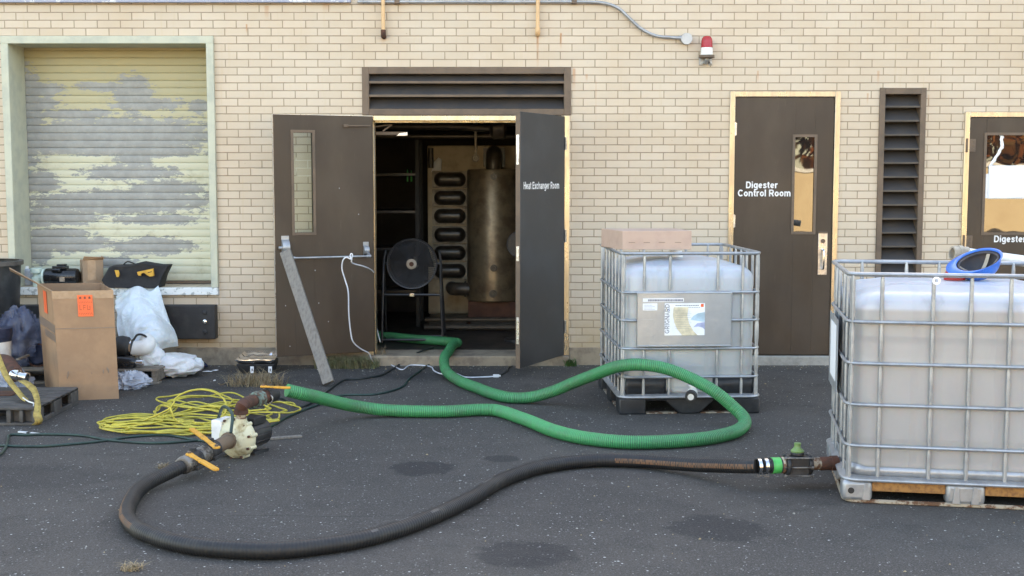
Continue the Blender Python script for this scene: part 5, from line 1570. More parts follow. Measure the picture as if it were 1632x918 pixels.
# paper scraps and pebbles
def scrap(px, py, r_, label, mat='paper', seed=0, h=.006):
    rn = random.Random(seed); c_ = A(px, py, 0); vs_ = []; n = 9
    for k in range(n):
        an = 2 * PI * k / n; rr = r_ * rn.uniform(.5, 1.1); vs_.append((c_.x + rr * 1.6 * math.cos(an), c_.y + rr * math.sin(an), .003 + rn.uniform(0, h)))
    g = MB(); g.add(vs_ + [(c_.x, c_.y, .004 + h)], [(k, (k + 1) % n, n) for k in range(n)]); o = g.build('paper_scrap', mat, solid=.0015); tag(o, label, 'litter')
scrap(330, 593, .03, 'white paper scrap on the asphalt beside the milky plastic sheeting', seed=2)
scrap(344, 591, .022, 'pale scrap just right of the white paper scrap by the wall', seed=3)
scrap(120, 638.5, .012, 'tiny white scrap at the foot of the tall carton', seed=8)
scrap(342, 608, .007, 'tiny white pebble-like scrap between the foil tray and the yellow cord', seed=5, h=.01)
g = MB(); c_ = A(324, 588, .0); g.sphere((c_.x - .03, c_.y + .02, .03), .06, 16, 10, (1.1, .8, .6))
for v_ in g.v:
    n3 = noise.noise_vector(v_ * 22) * .012; v_ += n3; v_.z = max(v_.z, .001)
tag(g.build('dark_rag', 'navy', angle=70), 'crumpled navy rag on the ground right of the milky plastic sheeting', 'rag')
# leaf litter and grit, too many to count
rnd = random.Random(77); g = MB()
for k in range(1500):
    u = rnd.random()
    if u < .55: x = rnd.uniform(-4.5, 4.5); y = -abs(rnd.gauss(0, .16)) - .02
    else: x = rnd.uniform(-4.5, 4.5); y = rnd.uniform(-7.2, -.3)
    r_ = rnd.uniform(.0025, .006) if rnd.random() < .85 else rnd.uniform(.006, .012)
    an = rnd.uniform(0, 6); c_ = Vector((x, y, .001)); h = r_ * rnd.uniform(.3, .7)
    b1 = Vector((math.cos(an), math.sin(an), 0)) * r_; b2 = Vector((-math.sin(an), math.cos(an), 0)) * r_ * .7
    g.add([c_ + b1, c_ + b2, c_ - b1 * .9, c_ - b2, c_ + Vector((0, 0, h + .002))], [(0, 1, 4), (1, 2, 4), (2, 3, 4), (3, 0, 4)], mi=0 if rnd.random() < .5 else 1)
o = g.build('loose_grit', ['concretegrey', 'drygrass'], smooth=False); tag(o, 'loose grit and leaf crumbs scattered over the asphalt', 'grit', kind='stuff')

# grass clumps
def clump(name, x0, x1, y0, y1, n, h, mat, label, seed, cat='grass', lean=.6, w_=.004):
    rn = random.Random(seed); g = MB()
    for k in range(n):
        x = rn.gauss((x0 + x1) / 2, (x1 - x0) / 3.4); y = rn.uniform(y0, y1)
        if not (x0 < x < x1): continue
        hh = h * rn.uniform(.35, 1.0); an = rn.uniform(0, 2 * PI); ln = rn.uniform(.1, lean) * hh * 1.4
        d = Vector((math.cos(an), math.sin(an), 0)); s2 = Vector((-d.y, d.x, 0)) * w_ * .5
        p0_ = Vector((x, y, 0)); p1_ = p0_ + d * ln * .35 + Vector((0, 0, hh * .65)); p2_ = p0_ + d * ln + Vector((0, 0, hh * rn.uniform(.7, 1)))
        g.add([p0_ - s2, p0_ + s2, p1_ + s2 * .8, p1_ - s2 * .8, p2_], [(0, 1, 2, 3), (3, 2, 4)])
    return tag(g.build(name, mat, smooth=False, off=1), label, cat)
clump('grass_clump', -1.72, -1.16, -.24, -.03, 1700, .125, 'greengrass', 'low mat of green and straw grass at the foot of the open left door', 3, w_=.0045, lean=1.1)
q = A(412, 614, 0)
clump('grass_clump', q.x - .24, q.x + .22, q.y - .10, q.y + .10, 360, .15, 'drygrass', 'dry brown grass tuft growing between the foil tray and the green hose end', 5, lean=1.6, w_=.005)
q = A(905, 573, 0)
clump('weed', q.x - .05, q.x + .06, -.10, -.02, 90, .09, 'weed', 'small green weed at the foot of the right door jamb', 8, 'weed', 1.2, .008)
q = A(210, 908, 0)
clump('grass_clump', q.x - .05, q.x + .05, q.y - .03, q.y + .03, 120, .035, 'drygrass', 'small straw tuft in the asphalt near the bottom left corner', 12, lean=2.0)
clump('grass_clump', -1.3, -1.1, .0, .09, 50, .10, 'drygrass', 'few dry stems on the threshold at the left jamb of the doorway', 13, lean=1.2).location.z = .088
g = MB(); rnd = random.Random(5)
pts_ = [A(348 + k * 4, 611 + 1.6 * math.sin(k * 1.3), .008 + .004 * (k % 2)) for k in range(12)]
g.tube(spline(pts_, .02), .003, 5); g.tube(spline([A(362, 610, .01), A(368, 606, .02), A(374, 610, .01), A(384, 612, .01)], .02), .0025, 5)
tag(g.build('dry_stem', 'drygrass'), 'dry straw stem on the asphalt left of the brown grass tuft', 'stem')
q = A(300, 744, 0)
clump('grass_clump', A(252, 745).x, A(272, 745).x, A(260, 748).y, A(260, 742).y, 60, .03, 'drygrass', 'little dry tuft on the asphalt just above the black hose end', 15, lean=2.0)

# foil tray on a dark box with two white tags
q = A(408, 596, 0)
ft = thing('foil_tray', 'shiny foil tray over a dark pan with two white tags by the wall', 'tray', (q.x, q.y + .12, 0))
wx = .165
g = MB(); g.add([(-wx * .8, -.11, 0), (wx * .8, -.11, 0), (wx * .75, .12, 0), (-wx * .75, .12, 0), (-wx, -.14, .085), (wx, -.14, .085), (wx * .85, .16, .095), (-wx * .85, .16, .095)], [(3, 2, 1, 0), (0, 1, 5, 4), (1, 2, 6, 5), (2, 3, 7, 6), (3, 0, 4, 7), (4, 5, 6, 7)]); g.build('pan', 'black', ft, bevel=.008)
g = MB(); N_ = 16; vs_ = []; fs_ = []
for j in range(N_ + 1):
    for i in range(N_ + 1):
        u, v = i / N_ * 2 - 1, j / N_ * 2 - 1
        rim = max(abs(u), abs(v))
        z_ = .100 + (.03 if rim > .95 else 0) * 1 - .004 + .010 * noise.noise((u * 3, v * 3, 1)) + .035 * (v + 1) / 2
        vs_.append((u * wx * (1.02 - .12 * (v + 1) / 2), v * .16, z_))
for j in range(N_):
    for i in range(N_): fs_.append((j * (N_ + 1) + i, j * (N_ + 1) + i + 1, (j + 1) * (N_ + 1) + i + 1, (j + 1) * (N_ + 1) + i))
g.add(vs_, fs_); g.build('foil', 'chrome', ft, solid=.002, angle=60)
for px in (403, 432):
    xq = (px - 408) / 191
    g = MB(); g.box(xq - .016, xq + .014, -.147, -.143, .012, .068); tgt = g.build('tag', 'paper', ft, bevel=.001)
    g = MB(); g.box(xq - .006, xq + .007, -.1485, -.147, .028, .050); g.build('tag_print', 'ink', tgt)

# ------------------------------------------------------------------ tall carton
bc_ = thing('tall_carton', 'tall open cardboard carton with orange labels standing on the asphalt', 'carton')
FL, FR, BR, BL = Vector((-3.345, -1.76, 0)), Vector((-2.945, -1.67, 0)), Vector((-3.25, -1.02, 0)), Vector((-3.72, -1.08, 0))
ZH = .815
def lean_(p_, z): return p_ + Vector((-.035 * z / ZH * (1 if p_ is FL or p_ is BL else .6), 0, z))
g = MB()
cs = (FL, FR, BR, BL)
zs_ = [0, .27, .535, .55, .68, ZH]
vs_ = []; fs_ = []
for z in zs_:
    for p_ in cs:
        q_ = lean_(p_, z)
        vs_.append(q_)
for j in range(len(zs_) - 1):
    for i in range(4):
        i2 = (i + 1) % 4; fs_.append((4 * j + i, 4 * j + i2, 4 * j + 4 + i2, 4 * j + 4 + i))
fs_.append((0, 3, 2, 1))
g.add(vs_, fs_); wl = g.build('wall', 'cardboard', bc_, solid=.007, off=1, smooth=False, bevel=.0)
tl = [lean_(p_, ZH) for p_ in cs]
g = MB(); u_ = tl[3] + (tl[0] - tl[3]) * .0
g.add([tl[0], tl[3], tl[3] + Vector((-.22, .02, .10)), tl[0] + Vector((-.36, .12, .165))], [(0, 1, 2, 3)]); g.build('flap', 'cardin', bc_, solid=.006, smooth=False)
def onface(p_, q_, u, z, off_=.006):
    a__, b__ = lean_(p_, z), lean_(q_, z); d = (b__ - a__); n = Vector((d.y, -d.x, 0)).normalized()
    return a__ + d * u + n * off_
def patch(p_, q_, u0, u1, z0, z1, mat, name, off_=.0055, par=bc_):
    g = MB(); g.add([onface(p_, q_, u0, z0, off_), onface(p_, q_, u1, z0, off_), onface(p_, q_, u1, z1, off_), onface(p_, q_, u0, z1, off_)], [(0, 1, 2, 3)])
    return g.build(name, mat, par, smooth=False, solid=.0012)
patch(FL, FR, -.015, 1.01, .758, ZH + .002, 'cleartape', 'tape', .0045)
patch(BL, FL, .0, 1.0, .50, .565, 'tape', 'tape', .0045); patch(BL, FL, .35, 1.0, .435, .49, 'tape', 'tape', .0045)
patch(FL, FR, .0, 1.0, .534, .541, 'tape', 'crease', .0042)
lb = patch(FL, FR, .40, .655, .625, .785, 'orange', 'orange_label', .0065)
def label_print(p_, q_, u0, u1, z0, z1, par):
    g = MB(); du = (u1 - u0); dz = z1 - z0
    def quad(a_, b_, c_, d_):
        g.add([onface(p_, q_, u0 + du * x_, z0 + dz * y_, .0078) for (x_, y_) in (a_, b_, c_, d_)], [(0, 1, 2, 3)])
    for x_ in (.2, .5, .8): quad((x_ - .07, .82), (x_ + .07, .82), (x_ + .05, .92), (x_ - .05, .92))
    return g, quad
g, quad = label_print(FL, FR, .40, .655, .625, .785, lb); g.build('label_mark', 'labelink', lb, smooth=False)
g, quad = label_print(FL, FR, .40, .655, .625, .785, lb); g = MB()
def quad2(*pts):
    g.add([onface(FL, FR, .40 + .255 * x_, .625 + .16 * y_, .0078) for (x_, y_) in pts], [tuple(range(len(pts)))])
for k in range(8):
    x_ = .06 + k * .115
    quad2((x_, .70), (x_ + .03, .70), (x_ + .10, .62), (x_ + .07, .62)); quad2((x_ + .05, .08), (x_ + .08, .08), (x_ + .01, .18), (x_ - .02, .18))
for (x_, y_, ww, hh) in ((.12, .30, .03, .24), (.12, .30, .15, .03), (.36, .30, .03, .24), (.36, .50, .16, .03), (.36, .40, .14, .03), (.62, .30, .03, .24), (.62, .30, .16, .03), (.78, .3, .03, .2)):
    quad2((x_, y_), (x_ + ww, y_), (x_ + ww, y_ + hh), (x_, y_ + hh))
g.build('label_mark', 'orangeink', lb, smooth=False)
patch(BL, FL, .42, .62, .62, .79, 'orange', 'orange_label', .0065)
g = MB()
for (u, z, r_) in ((.16, .20, .012), (.14, .18, .009), (.76, .21, .010), (.83, .23, .008), (.56, .2, .004), (.85, .215, .009)):
    c_ = onface(FL, FR, u, z, .0045); g.sphere(c_, r_, 8, 5, (.6, .12, 1.8))
g.build('scuff_mark', 'tape', bc_)

# ------------------------------------------------------------------ on the loading sill
SZ = .689 + .0005
q = B(96, 446, .06)
mp = thing('pump_motor', 'black electric motor with pale mint pump head on the sill', 'motor', (q.x, .07, SZ))
g = MB(); L0, L1 = Vector((-.13, 0, .085)), Vector((.165, 0, .085))
g.lathe_ax(L0, L1, [(0, .06), (.03, .076), (.08, .078), (.9, .078), (.96, .072), (1, .05)], 32); g.box(-.09, .12, -.05, .05, 0, .02); g.build('motor_body', 'blackgloss', mp, bevel=.002)
g = MB(); g.box(-.055, .065, -.055, .04, .155, .185); g.box(-.02, .05, -.04, .04, .185, .20); g.tube([(-.05, -.06, .15), (.03, -.07, .15)], .02, 10); g.build('terminal_box', 'blackgloss', mp, bevel=.01, seg=3)
g = MB(); g.box(.02, .065, -.082, -.075, .05, .09); g.build('rating_plate', 'steel', mp)
g = MB(); g.cyl((-.13, 0, .085), (-.15, 0, .085), .075, n=26); g.cyl((-.15, 0, .085), (-.215, 0, .08), .035, n=18); g.lathe_ax((-.21, 0, .0), (-.21, 0, .165), [(0, .035), (.3, .035), (.32, .045), (.5, .045), (.52, .03), (.72, .03), (.74, .05), (1, .05)], 18)
g.build('pump_head', 'mint', mp, bevel=.002)
q = B(44, 446, .2)
jg = thing('clear_jug', 'clear plastic jug on the sill between bin and pump motor', 'jug', (q.x, .2, SZ))
g = MB(); g.box(-.055, .035, -.045, .045, 0, .15); g.build('body', 'film', jg, bevel=.015, seg=3)
g = MB(); g.cyl((-.01, 0, .15), (-.01, 0, .172), .024, n=16); g.build('cap', 'white', jg)
q = B(148, 447, .12)
sb = thing('small_carton', 'small torn cardboard box taped shut on the sill behind the tall carton', 'carton', (q.x + .0, .14, SZ), R(28))
g = MB(); g.box(-.10, .075, -.07, .085, 0, .235); g.build('body', 'cardin', sb, bevel=.004)
g = MB(); g.box(-.06, .01, -.073, -.0705, .06, .236); g.build('tape', 'cleartape', sb)
g = MB(); g.add([(-.10, -.07, .236), (.075, -.07, .236), (.07, -.10, .26), (-.09, -.09, .27)], [(0, 1, 2, 3)]); g.add([(.075, -.07, .236), (.075, .085, .236), (.09, .08, .262), (.09, -.06, .25)], [(0, 1, 2, 3)]); g.build('flap', 'cardboard', sb, solid=.004, smooth=False)
# tool bag
q = B(218, 452, -.02)
tb = thing('tool_bag', 'black canvas tool bag with amber tabs slumped on the sill', 'bag', (q.x, .05, SZ))
k_ = 1 / 182
out_ = [(-48, 0), (-57, 12), (-45, 33), (-38, 36), (-10, 37), (10, 42), (25, 39), (38, 37), (53, 37), (44, 20), (38, 0)]
out_ = [(x_ * k_, z_ * k_ * .98) for x_, z_ in out_]
g = MB(); n = len(out_)
def bulge(y): return y
layers = [(-.10, .80), (-.115, .95), (-.06, 1.0), (.06, 1.0), (.10, .94), (.09, .8)]
vs_ = []; fs_ = []
for (y, s2) in layers:
    for (x_, z_) in out_: vs_.append((x_ * s2, y * (1 - .35 * z_ / .2), max(0.0, z_ * (s2 if z_ > .1 else 1))))
for j in range(len(layers) - 1):
    for i in range(n):
        i2 = (i + 1) % n; fs_.append((j * n + i, j * n + i2, (j + 1) * n + i2, (j + 1) * n + i))
fs_.append(tuple(range(n - 1, -1, -1))); fs_.append(tuple((len(layers) - 1) * n + i for i in range(n)))
g.add(vs_, fs_); g.build('body', 'tooled', tb, bevel=.006, angle=60)
g = MB(); g.tube(spline([(-.14, 0, .185), (-.12, -.02, .205), (-.09, -.02, .225), (-.06, -.01, .215), (-.03, 0, .2)], .01), .006, 8); g.build('carry_handle', 'tooled', tb)
g = MB(); yb_ = -.12
g.prism([(-.175, .155), (-.145, .155), (-.135, .12), (-.145, .095), (-.16, .095)], -.1195, -.100); g.build('amber_tab', 'bagyellow', tb); g = MB(); g.prism([(.02, .14), (.16, .17), (.165, .105), (.13, .10), (.105, .115), (.08, .135), (.055, .125), (.05, .105), (.03, .11)], -.122, -.095)
g.build('amber_tab', 'bagyellow', tb)
g = MB(); g.prism([(.115, .13), (.15, .14), (.15, .147), (.115, .137)], -.1235, -.1221); g.build('tab_print', 'tooled', tb)

# ------------------------------------------------------------------ milky plastic sheeting
def sheet_mesh(name, outline_rows, mat, parent=None, amp=.03, fr=7, sub=10, seed=0, solid=.002):
    # outline_rows: list of rows, each a list of Vector control points; bicubic-ish interpolation + folds
    rows = [spline(r_, .5) if False else r_ for r_ in outline_rows]
    nr, nc = len(rows), len(rows[0])
    def cr(p0, p1, p2, p3, t):
        return 0.5 * ((2 * p1) + (p2 - p0) * t + (2 * p0 - 5 * p1 + 4 * p2 - p3) * t * t + (3 * p1 - p0 - 3 * p2 + p3) * t ** 3)
    def row_eval(r_, u):
        x = u * (nc - 1); i = min(int(x), nc - 2); t = x - i
        g_ = lambda k: Vector(r_[min(max(k, 0), nc - 1)])
        return cr(g_(i - 1), g_(i), g_(i + 1), g_(i + 2), t)
    def ev(u, v):
        x = v * (nr - 1); i = min(int(x), nr - 2); t = x - i
        g_ = lambda k: row_eval(rows[min(max(k, 0), nr - 1)], u)
        return cr(g_(i - 1), g_(i), g_(i + 1), g_(i + 2), t)
    NU, NV = sub * (nc - 1), sub * (nr - 1)
    vs_ = []; fs_ = []
    for j in range(NV + 1):
        for i in range(NU + 1):
            p_ = ev(i / NU, j / NV)
            q_ = Vector((p_.x * fr, p_.y * fr, p_.z * fr * .6 + seed * 3.1))
            wv = noise.noise_vector(q_ * .5) * .8
            r1 = (1 - abs(noise.noise(q_ + wv)) * 2) ; r2 = (1 - abs(noise.noise(q_ * 2.3 + wv * 2 + Vector((5, 1, 2)))) * 2)
            p_ = p_ + Vector((noise.noise(q_ + Vector((9, 9, 9))) * amp * .6, -(r1 * amp + r2 * amp * .45) + amp * .6, noise.noise(q_ * 1.3) * amp * .5))
            p_.z = max(p_.z, .004)
            vs_.append(p_)
    for j in range(NV):
        for i in range(NU): fs_.append((j * (NU + 1) + i, j * (NU + 1) + i + 1, (j + 1) * (NU + 1) + i + 1, (j + 1) * (NU + 1) + i))
    g = MB(); g.add(vs_, fs_)
    return g.build(name, mat, parent, solid=solid, angle=65, off=1)
ps = thing('plastic_sheeting', 'milky white plastic sheeting slumped from the sill down to the asphalt', 'plastic sheet')
V = B
rowsA = [[V(186, 470, -.12), V(205, 462, -.15), V(222, 457, -.16), V(240, 464, -.18), V(252, 455, -.14)],
         [V(184, 500, -.32), V(203, 492, -.40), V(224, 490, -.42), V(245, 492, -.38), V(262, 488, -.26)],
         [V(186, 525, -.42), V(204, 520, -.52), V(226, 515, -.58), V(250, 512, -.52), V(272, 515, -.36)],
         [V(190, 550, -.5), V(208, 548, -.62), V(232, 542, -.68), V(258, 538, -.62), V(283, 540, -.44)],
         [V(196, 575, -.55), V(214, 570, -.62), V(238, 562, -.62), V(262, 556, -.56), V(286, 552, -.42)]]
sheet_mesh('hanging_sheet', rowsA, 'sheet', ps, .035, 5.5, 16, 1)
def lump(c_, sc, seed, mat, par, name, amp=.2, fr=5.0, cut=.002):
    g = MB(); g.sphere((0, 0, 0), 1, 56, 36)
    c_ = Vector(c_)
    for v_ in g.v:
        q_ = v_.copy(); w2 = noise.noise_vector(q_ * 1.1 + Vector((seed, 0, 0))) * .9
        r1 = 1 - abs(noise.noise(q_ * fr * .35 + w2 + Vector((seed, 3, 1)))) * 2
        r2 = 1 - abs(noise.noise(q_ * fr * .9 + w2 * 1.5 + Vector((seed * 2, 3, 1)))) * 2
        k = 1 + amp * (r1 - .5) + amp * .45 * (r2 - .5)
        v_.x = q_.x * sc[0] * k + c_.x; v_.y = q_.y * sc[1] * k + c_.y; v_.z = max(q_.z * sc[2] * k + c_.z, cut)
    return g.build(name, mat, par, angle=70)
q = A(283, 597, 0)
lump((q.x - .02, -.62, .095), (.24, .19, .10), 3, 'sheet', ps, 'ground_fold', .20, 3.2)
q = A(232, 580, .12)
lump((q.x + .02, -.72, .17), (.13, .12, .12), 6, 'sheet', ps, 'upper_fold', .18, 3)
# wooden pallet behind the carton
wpx0, wpx1 = A(60, 600, 0).x + .2, A(243, 603, 0).x
pw = thing('wooden_pallet', 'grey wooden pallet behind the tall carton, carrying fittings', 'pallet', (0, 0, 0))
yy0, yy1 = -1.03, -.50
g = MB()
for k in range(5):
    y_ = yy0 + (yy1 - yy0 - .09) * k / 4; g.box(-4.15, -2.83, y_, y_ + .085, .105, .122)
g.build('deck_board', 'wood', pw, bevel=.003)
for x_ in (-4.12, -3.5, -2.87): g = MB(); g.box(x_ - .02, x_ + .02, yy0 + .01, yy1 - .01, .016, .1045); g.build('stringer', 'wood', pw, bevel=.003)
g = MB()
for y_ in (yy0, yy1 - .09): g.box(-4.15, -2.83, y_, y_ + .085, .0, .0155)
g.build('base_board', 'wood', pw, bevel=.003)
# fittings: white elbow with black cam coupling, small black motor
q = B(222, 553, -.86)
we = thing('white_elbow_fitting', 'fat white pipe elbow clamped into a black coupling beside the tall carton', 'pipe fitting', (q.x, -.86, .123))
h_ = q.z - .123
g = MB(); g.tube(spline([(-.06, 0, h_ - .01), (0, 0, h_ - .01), (.05, .0, h_ + .0), (.065, .03, h_ + .03), (.03, .06, h_ + .05)], .01), .062, 22); g.build('elbow', 'white', we)
g = MB(); g.lathe_ax((-.19, -.02, h_ + .02), (-.055, 0, h_ - .01), [(0, .07), (.3, .085), (.7, .085), (.8, .072), (1, .07)], 22); g.box(-.15, -.05, -.05, .05, 0, h_ - .05); g.build('coupling', 'black', we, bevel=.003)
g = MB(); g.lathe_ax((-.066, 0, h_ - .01), (-.052, 0, h_ - .01), [(0, .076), (1, .076)], 24); g.build('clamp_band', 'chrome', we)
g = MB(); g.tube(spline([(-.05, .0, h_ + .05), (-.01, .0, h_ + .1), (.05, 0, h_ + .09), (.08, 0, h_ + .03)], .01), .009, 8); g.build('bail_handle', 'black', we)
q = B(208, 574, -.97)
bm2 = thing('black_motor', 'small black motor with chrome stub below the white elbow fitting', 'motor', (q.x, -.97, .123))
g = MB(); g.lathe_ax((-.16, 0, .05), (.045, 0, .045), [(0, .045), (.1, .05), (.8, .05), (1, .038)], 20); g.box(-.14, .03, -.04, .04, 0, .03); g.build('body', 'blackgloss', bm2, bevel=.003)
g = MB(); g.lathe_ax((.045, 0, .043), (.10, 0, .04), [(0, .024), (.6, .024), (.6, .029), (1, .029)], 18); g.build('stub', 'chrome', bm2)
# clear film on the ground
q = A(210, 617, 0)
o = lump((q.x - .03, q.y + .03, .02), (.15, .16, .085), 9, 'film', None, 'plastic_film', .5, 7); tag(o, 'crumpled clear plastic film on the asphalt right of the tall carton', 'plastic film')
q = A(68, 603, 0)
o = lump((q.x + .0, -1.42, .02), (.16, .20, .14), 14, 'film', None, 'plastic_film', .45, 7); tag(o, 'crumpled whitish plastic film left of the tall carton behind the black pallet', 'plastic film')

# ------------------------------------------------------------------ left edge clutter
bn = thing('waste_bin', 'dark waste bin cut by the left edge beside the shutter', 'bin', (-4.42, -.47, 0))
g = MB(); g.lathe_ax((0, 0, 0), (0, 0, .93), [(0, .215), (.02, .22), (.97, .275), (1, .275), (1, .262), (.1, .2)], 36, cap=False); g.cyl((0, 0, .0), (0, 0, .02), .2, n=24); g.build('body', 'blackplastic', bn)
g = MB(); g.lathe_ax((0, 0, .92), (0, 0, .955), [(0, .277), (0, .296), (1, .296), (1, .264)], 36, cap=False); g.build('rim', 'greyplastic', bn)
o = lump((-4.42, -.98, .52), (.26, .16, .40), 21, 'navy', None, 'blue_sack', .18, 4); tag(o, 'slumped dark blue sack at the left edge in front of the bin', 'sack')
for v_ in o.data.vertices:
    if v_.co.z < .3: v_.co.z = max(.002, .3 - (.3 - v_.co.z) * 1.6)
o = lump((-4.00, -.86, .35), (.17, .13, .235), 25, 'bluefilm', None, 'clear_plastic_bag', .28, 5); tag(o, 'bulging clear plastic bag between the blue sack and the tall carton', 'plastic bag')
for v_ in o.data.vertices:
    if v_.co.z < .25: v_.co.z = max(.125, v_.co.z)
pl_ = A(0, 560, .0)
bk = thing('pail', 'white pail with dark blue band at the left edge behind the black pallet', 'pail', (B(-8, 540, -1.38).x, -1.38, 0))
zt_ = B(0, 523, -1.38).z
g = MB(); g.lathe_ax((0, 0, 0), (0, 0, zt_ - .10), [(0, .10), (1, .118)], 28); g.build('body', 'white', bk)
g = MB(); g.lathe_ax((0, 0, zt_ - .10), (0, 0, zt_), [(0, .12), (.3, .122), (.32, .128), (1, .128), (1, .11)], 28); g.build('band', 'navy', bk)
g = MB(); g.cyl((0, 0, zt_ - .012), (0, 0, zt_ - .002), .11, n=28); g.build('contents', 'blue', bk)
# blue motor glimpsed between bag and carton
q = B(57, 563, -.8)
bw = thing('blue_cylinder', 'blue and rust round motor casing glimpsed left of the tall carton', 'motor casing', (q.x + .05, -.8, .123))
g = MB(); g.lathe_ax((0, -.1, .095), (0, .2, .095), [(0, .07), (.1, .092), (.9, .092), (1, .07)], 26); g.build('casing', 'navy', bw)
g = MB(); g.tube([(.092 * math.cos(2 * PI * i / 24), -.10, .095 + .092 * math.sin(2 * PI * i / 24)) for i in range(24)], .006, 6, closed=True); g.build('rim', 'rust', bw)
# black plastic pallet
pal = thing('black_plastic_pallet', 'dusty black plastic pallet at the left edge, lowest of the clutter', 'pallet', (0, 0, 0))
PX0, PX1, PY0, PY1, PH = -4.35, -3.17, -2.68, -1.88, .125
g = MB()
nb = 9
for k in range(nb):
    y_ = PY0 + (PY1 - PY0 - .07) * k / (nb - 1); g.box(PX0, PX1, y_, y_ + .07, PH - .022, PH)
for x_ in (PX0, (PX0 + PX1) / 2 - .05, PX1 - .1): g.box(x_, x_ + .1, PY0 + .001, PY1 - .001, PH - .0215, PH - .003)
g.build('deck', 'greyplastic', pal, bevel=.006)
g = MB()
for x_ in (PX0, (PX0 + PX1) / 2 - .1, PX1 - .2):
    for y_ in (PY0, (PY0 + PY1) / 2 - .07, PY1 - .14):
        g = MB(); g.box(x_, x_ + .03, y_, y_ + .14, .02, PH - .022); g.box(x_ + .17, x_ + .2, y_, y_ + .14, .02, PH - .022); g.box(x_ + .085, x_ + .11, y_ + .005, y_ + .13, .02, PH - .022); g.box(x_ + .03, x_ + .17, y_ + .05, y_ + .08, .02, PH - .022); g.build('block', 'greyplastic', pal, bevel=.004)
g = MB()
for y_ in (PY0, (PY0 + PY1) / 2 - .06, PY1 - .12): g.box(PX0, PX1, y_, y_ + .12, 0, .0195)
g.box(PX1 - .02, PX1 - .001, PY0 + .121, PY1 - .121, .0, .03)
g.build('runner', 'greyplastic', pal, bevel=.004)
# timber on the pallet
g = MB(); c_ = A(4, 640, PH)
g.box(-4.3, B(28, 632, -2.15).x, -2.25, -2.08, PH + .001, B(4, 623, -2.2).z - .02)
tag(g.build('timber_block', 'redwood', bevel=.004), 'reddish timber block lying on the black plastic pallet', 'timber')
# dirty hose end with bright coupling
q = B(32, 600, -2.2)
de = thing('dirty_hose_end', 'dirty brown hose end with a bright steel coupling above the black pallet', 'hose', tuple(q))
q2 = B(8, 578, -2.05) - q
g = MB(); g.tube(spline([(-.03, .0, .01), q2 * .6 + Vector((0, 0, .0)), q2 + Vector((-.05, .05, -.0)), q2 + Vector((-.4, .15, -.06))], .02), .055, 18); g.build('hose', 'rust', de)
g = MB(); g.lathe_ax((-.055, .0, .018), (.06, -.02, -.005), [(0, .04), (.1, .043), (.45, .043), (.5, .03), (.8, .03), (.82, .036), (1, .036), (1, .026), (.5, .024)], 24, cap=False); g.build('coupling', 'chrome', de)
g = MB(); g.cyl((.045, -.02, 0), (.05, -.021, 0), .026, n=18); g.build('bore', 'black', de)
def ribbon(name, pts, w_, mat, label, wdir=(1, 0, 0), cat='strap', tw=None):
    P_ = spline(pts, .015); n = len(P_); v = []
    for i, p_ in enumerate(P_):
        u = i / (n - 1); a = (tw(u) if tw else 0); wv = Vector((math.cos(a), math.sin(a), .25 * math.sin(a))) * w_ / 2
        v += [p_ - wv, p_ + wv]
    g = MB(); g.add(v, [(2 * i, 2 * i + 2, 2 * i + 3, 2 * i + 1) for i in range(n - 1)])
    return tag(g.build(name, mat, solid=.003, off=1, angle=70), label, cat)
ribbon('yellow_strap', [B(-6, 560, -2.25), B(2, 582, -2.3), B(12, 603, -2.36), B(26, 621, -2.42), B(36, 633, -2.5), B(42, 638, -2.56)], .04, 'strap', 'faded yellow webbing strap running down over the black plastic pallet', tw=lambda u: .3 + u * .9)
ribbon('brown_strap', [B(34, 606, -2.28), B(44, 612, -2.34), B(54, 622, -2.44), B(59, 636, -2.56), B(60, 648, -2.68), B(59, 660, -2.76), B(62, 671, -2.78), B(57, 677, -2.76)], .05, 'strap', 'brown and yellow strap hanging off the black pallet onto the asphalt', tw=lambda u: .1 + 1.2 * u * (1 - u) * 4 * .9)
g = MB(); g.tube(spline([B(37, 634, -2.52), B(46, 640, -2.58), B(54, 643, -2.62), B(53, 649, -2.64)], .01), .006, 8)
tag(g.build('strap_hook', 'steel'), 'white metal strap hook at the lower end of the yellow strap', 'hook')
g = MB(); g.beam(B(28, 573, -1.4), B(45, 566, -1.25), .03, .012); tag(g.build('wood_sliver', 'wood'), 'pale wood sliver sticking up behind the hose coupling at left', 'wood')
bpy.data.objects['wood_sliver'].location.z = 0

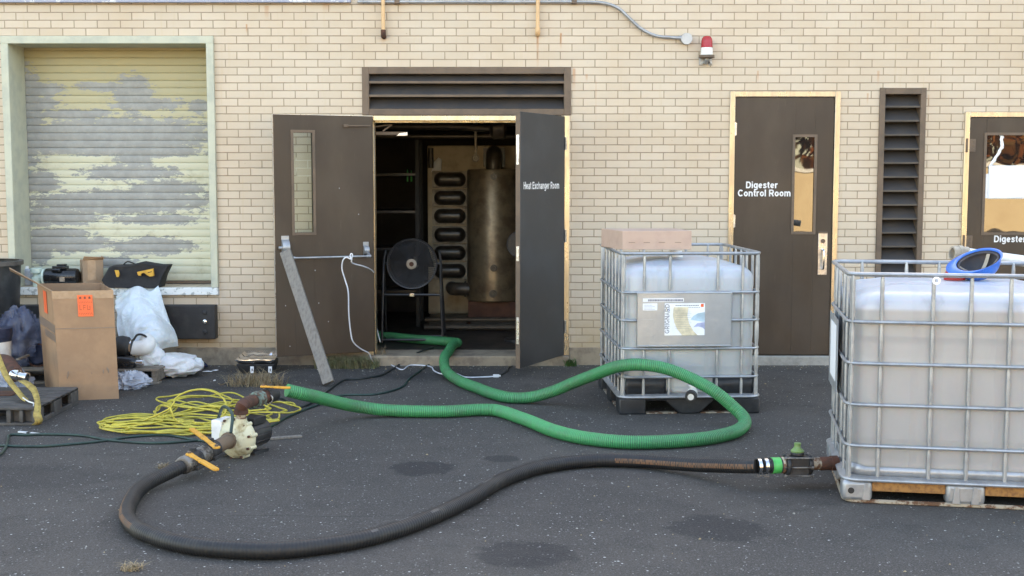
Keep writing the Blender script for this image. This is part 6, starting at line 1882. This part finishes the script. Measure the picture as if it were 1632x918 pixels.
# ------------------------------------------------------------------ the other side of the yard, seen in the glass and frames
WY = -26.5
bw_ = thing('boundary_wall', 'cream rendered boundary wall with white coping across the yard', 'wall', (0, WY, 0))
g = MB(); g.box(-30, 30, -.3, 0, 0, 2.0); g.build('wall', 'cream_paint', bw_)
g = MB(); g.box(-30.05, 30.05, -.36, .06, 2.0, 2.13); g.build('coping', 'coping', bw_)
def tree(x, y, h, rr, mat, label, seed):
    rn = random.Random(seed)
    t = thing('tree', label, 'tree', (x, y, 0), group='trees across the yard')
    g = MB(); g.tube(spline([(0, 0, 0), (.1, 0, h * .25), (0, .1, h * .5), (.1, 0, h * .8)], .4), .2, 8, rf=lambda i: max(.05, .24 - i * .01))
    for k in range(6):
        an = k * 1.05 + seed; z_ = h * (.3 + .08 * k)
        g.tube([(0, 0, z_), (rr * .6 * math.cos(an), rr * .6 * math.sin(an), z_ + h * .16)], .07, 6)
    g.build('trunk', 'bark', t)
    g = MB()
    cl = [(rn.gauss(0, rr * .45), rn.gauss(0, rr * .45), h * rn.uniform(.12, .95), rr * rn.uniform(.3, .5)) for _ in range(24)]
    for k in range(3600):
        c_ = cl[k % 24]; d = Vector((rn.gauss(0, 1), rn.gauss(0, 1), rn.gauss(0, 1))).normalized() * c_[3] * rn.uniform(.5, 1.05)
        p_ = Vector(c_[:3]) + d; s2 = rn.uniform(.12, .24)
        a_ = Vector((rn.uniform(-1, 1), rn.uniform(-1, 1), rn.uniform(-1, 1))).normalized() * s2; b_ = a_.orthogonal().normalized() * s2 * .7
        g.add([p_ - a_, p_ + b_, p_ + a_, p_ - b_], [(0, 1, 2, 3)])
    g.build('crown', mat, t, smooth=False, off=1)
for k, (x, y, h, rr, mt, lb_) in enumerate(((5.5, -33, 6.5, 2.9, 'leaf_green', 'green tree across the yard, second right of middle'), (12.5, -32.5, 7, 3.0, 'leaf_red', 'low russet tree across the yard, third from the right'), (18.5, -33, 7, 3.2, 'leaf_red', 'smaller russet tree across the yard at the right'), (-14, -36, 8, 3.2, 'leaf_green', 'green tree across the yard, far left'), (-6, -35, 9, 3.4, 'leaf_red', 'russet tree across the yard, left of middle'), (2, -37, 8, 3.2, 'leaf_green', 'green tree across the yard, in the middle'),
                                 (9, -35, 9, 3.6, 'leaf_red', 'russet tree across the yard, right of middle'), (15, -36, 7.5, 3.2, 'leaf_green', 'green tree across the yard, right'), (22, -35, 9, 3.5, 'leaf_red', 'russet tree across the yard, far right'))):
    tree(x, y, h, rr, mt, lb_, k)
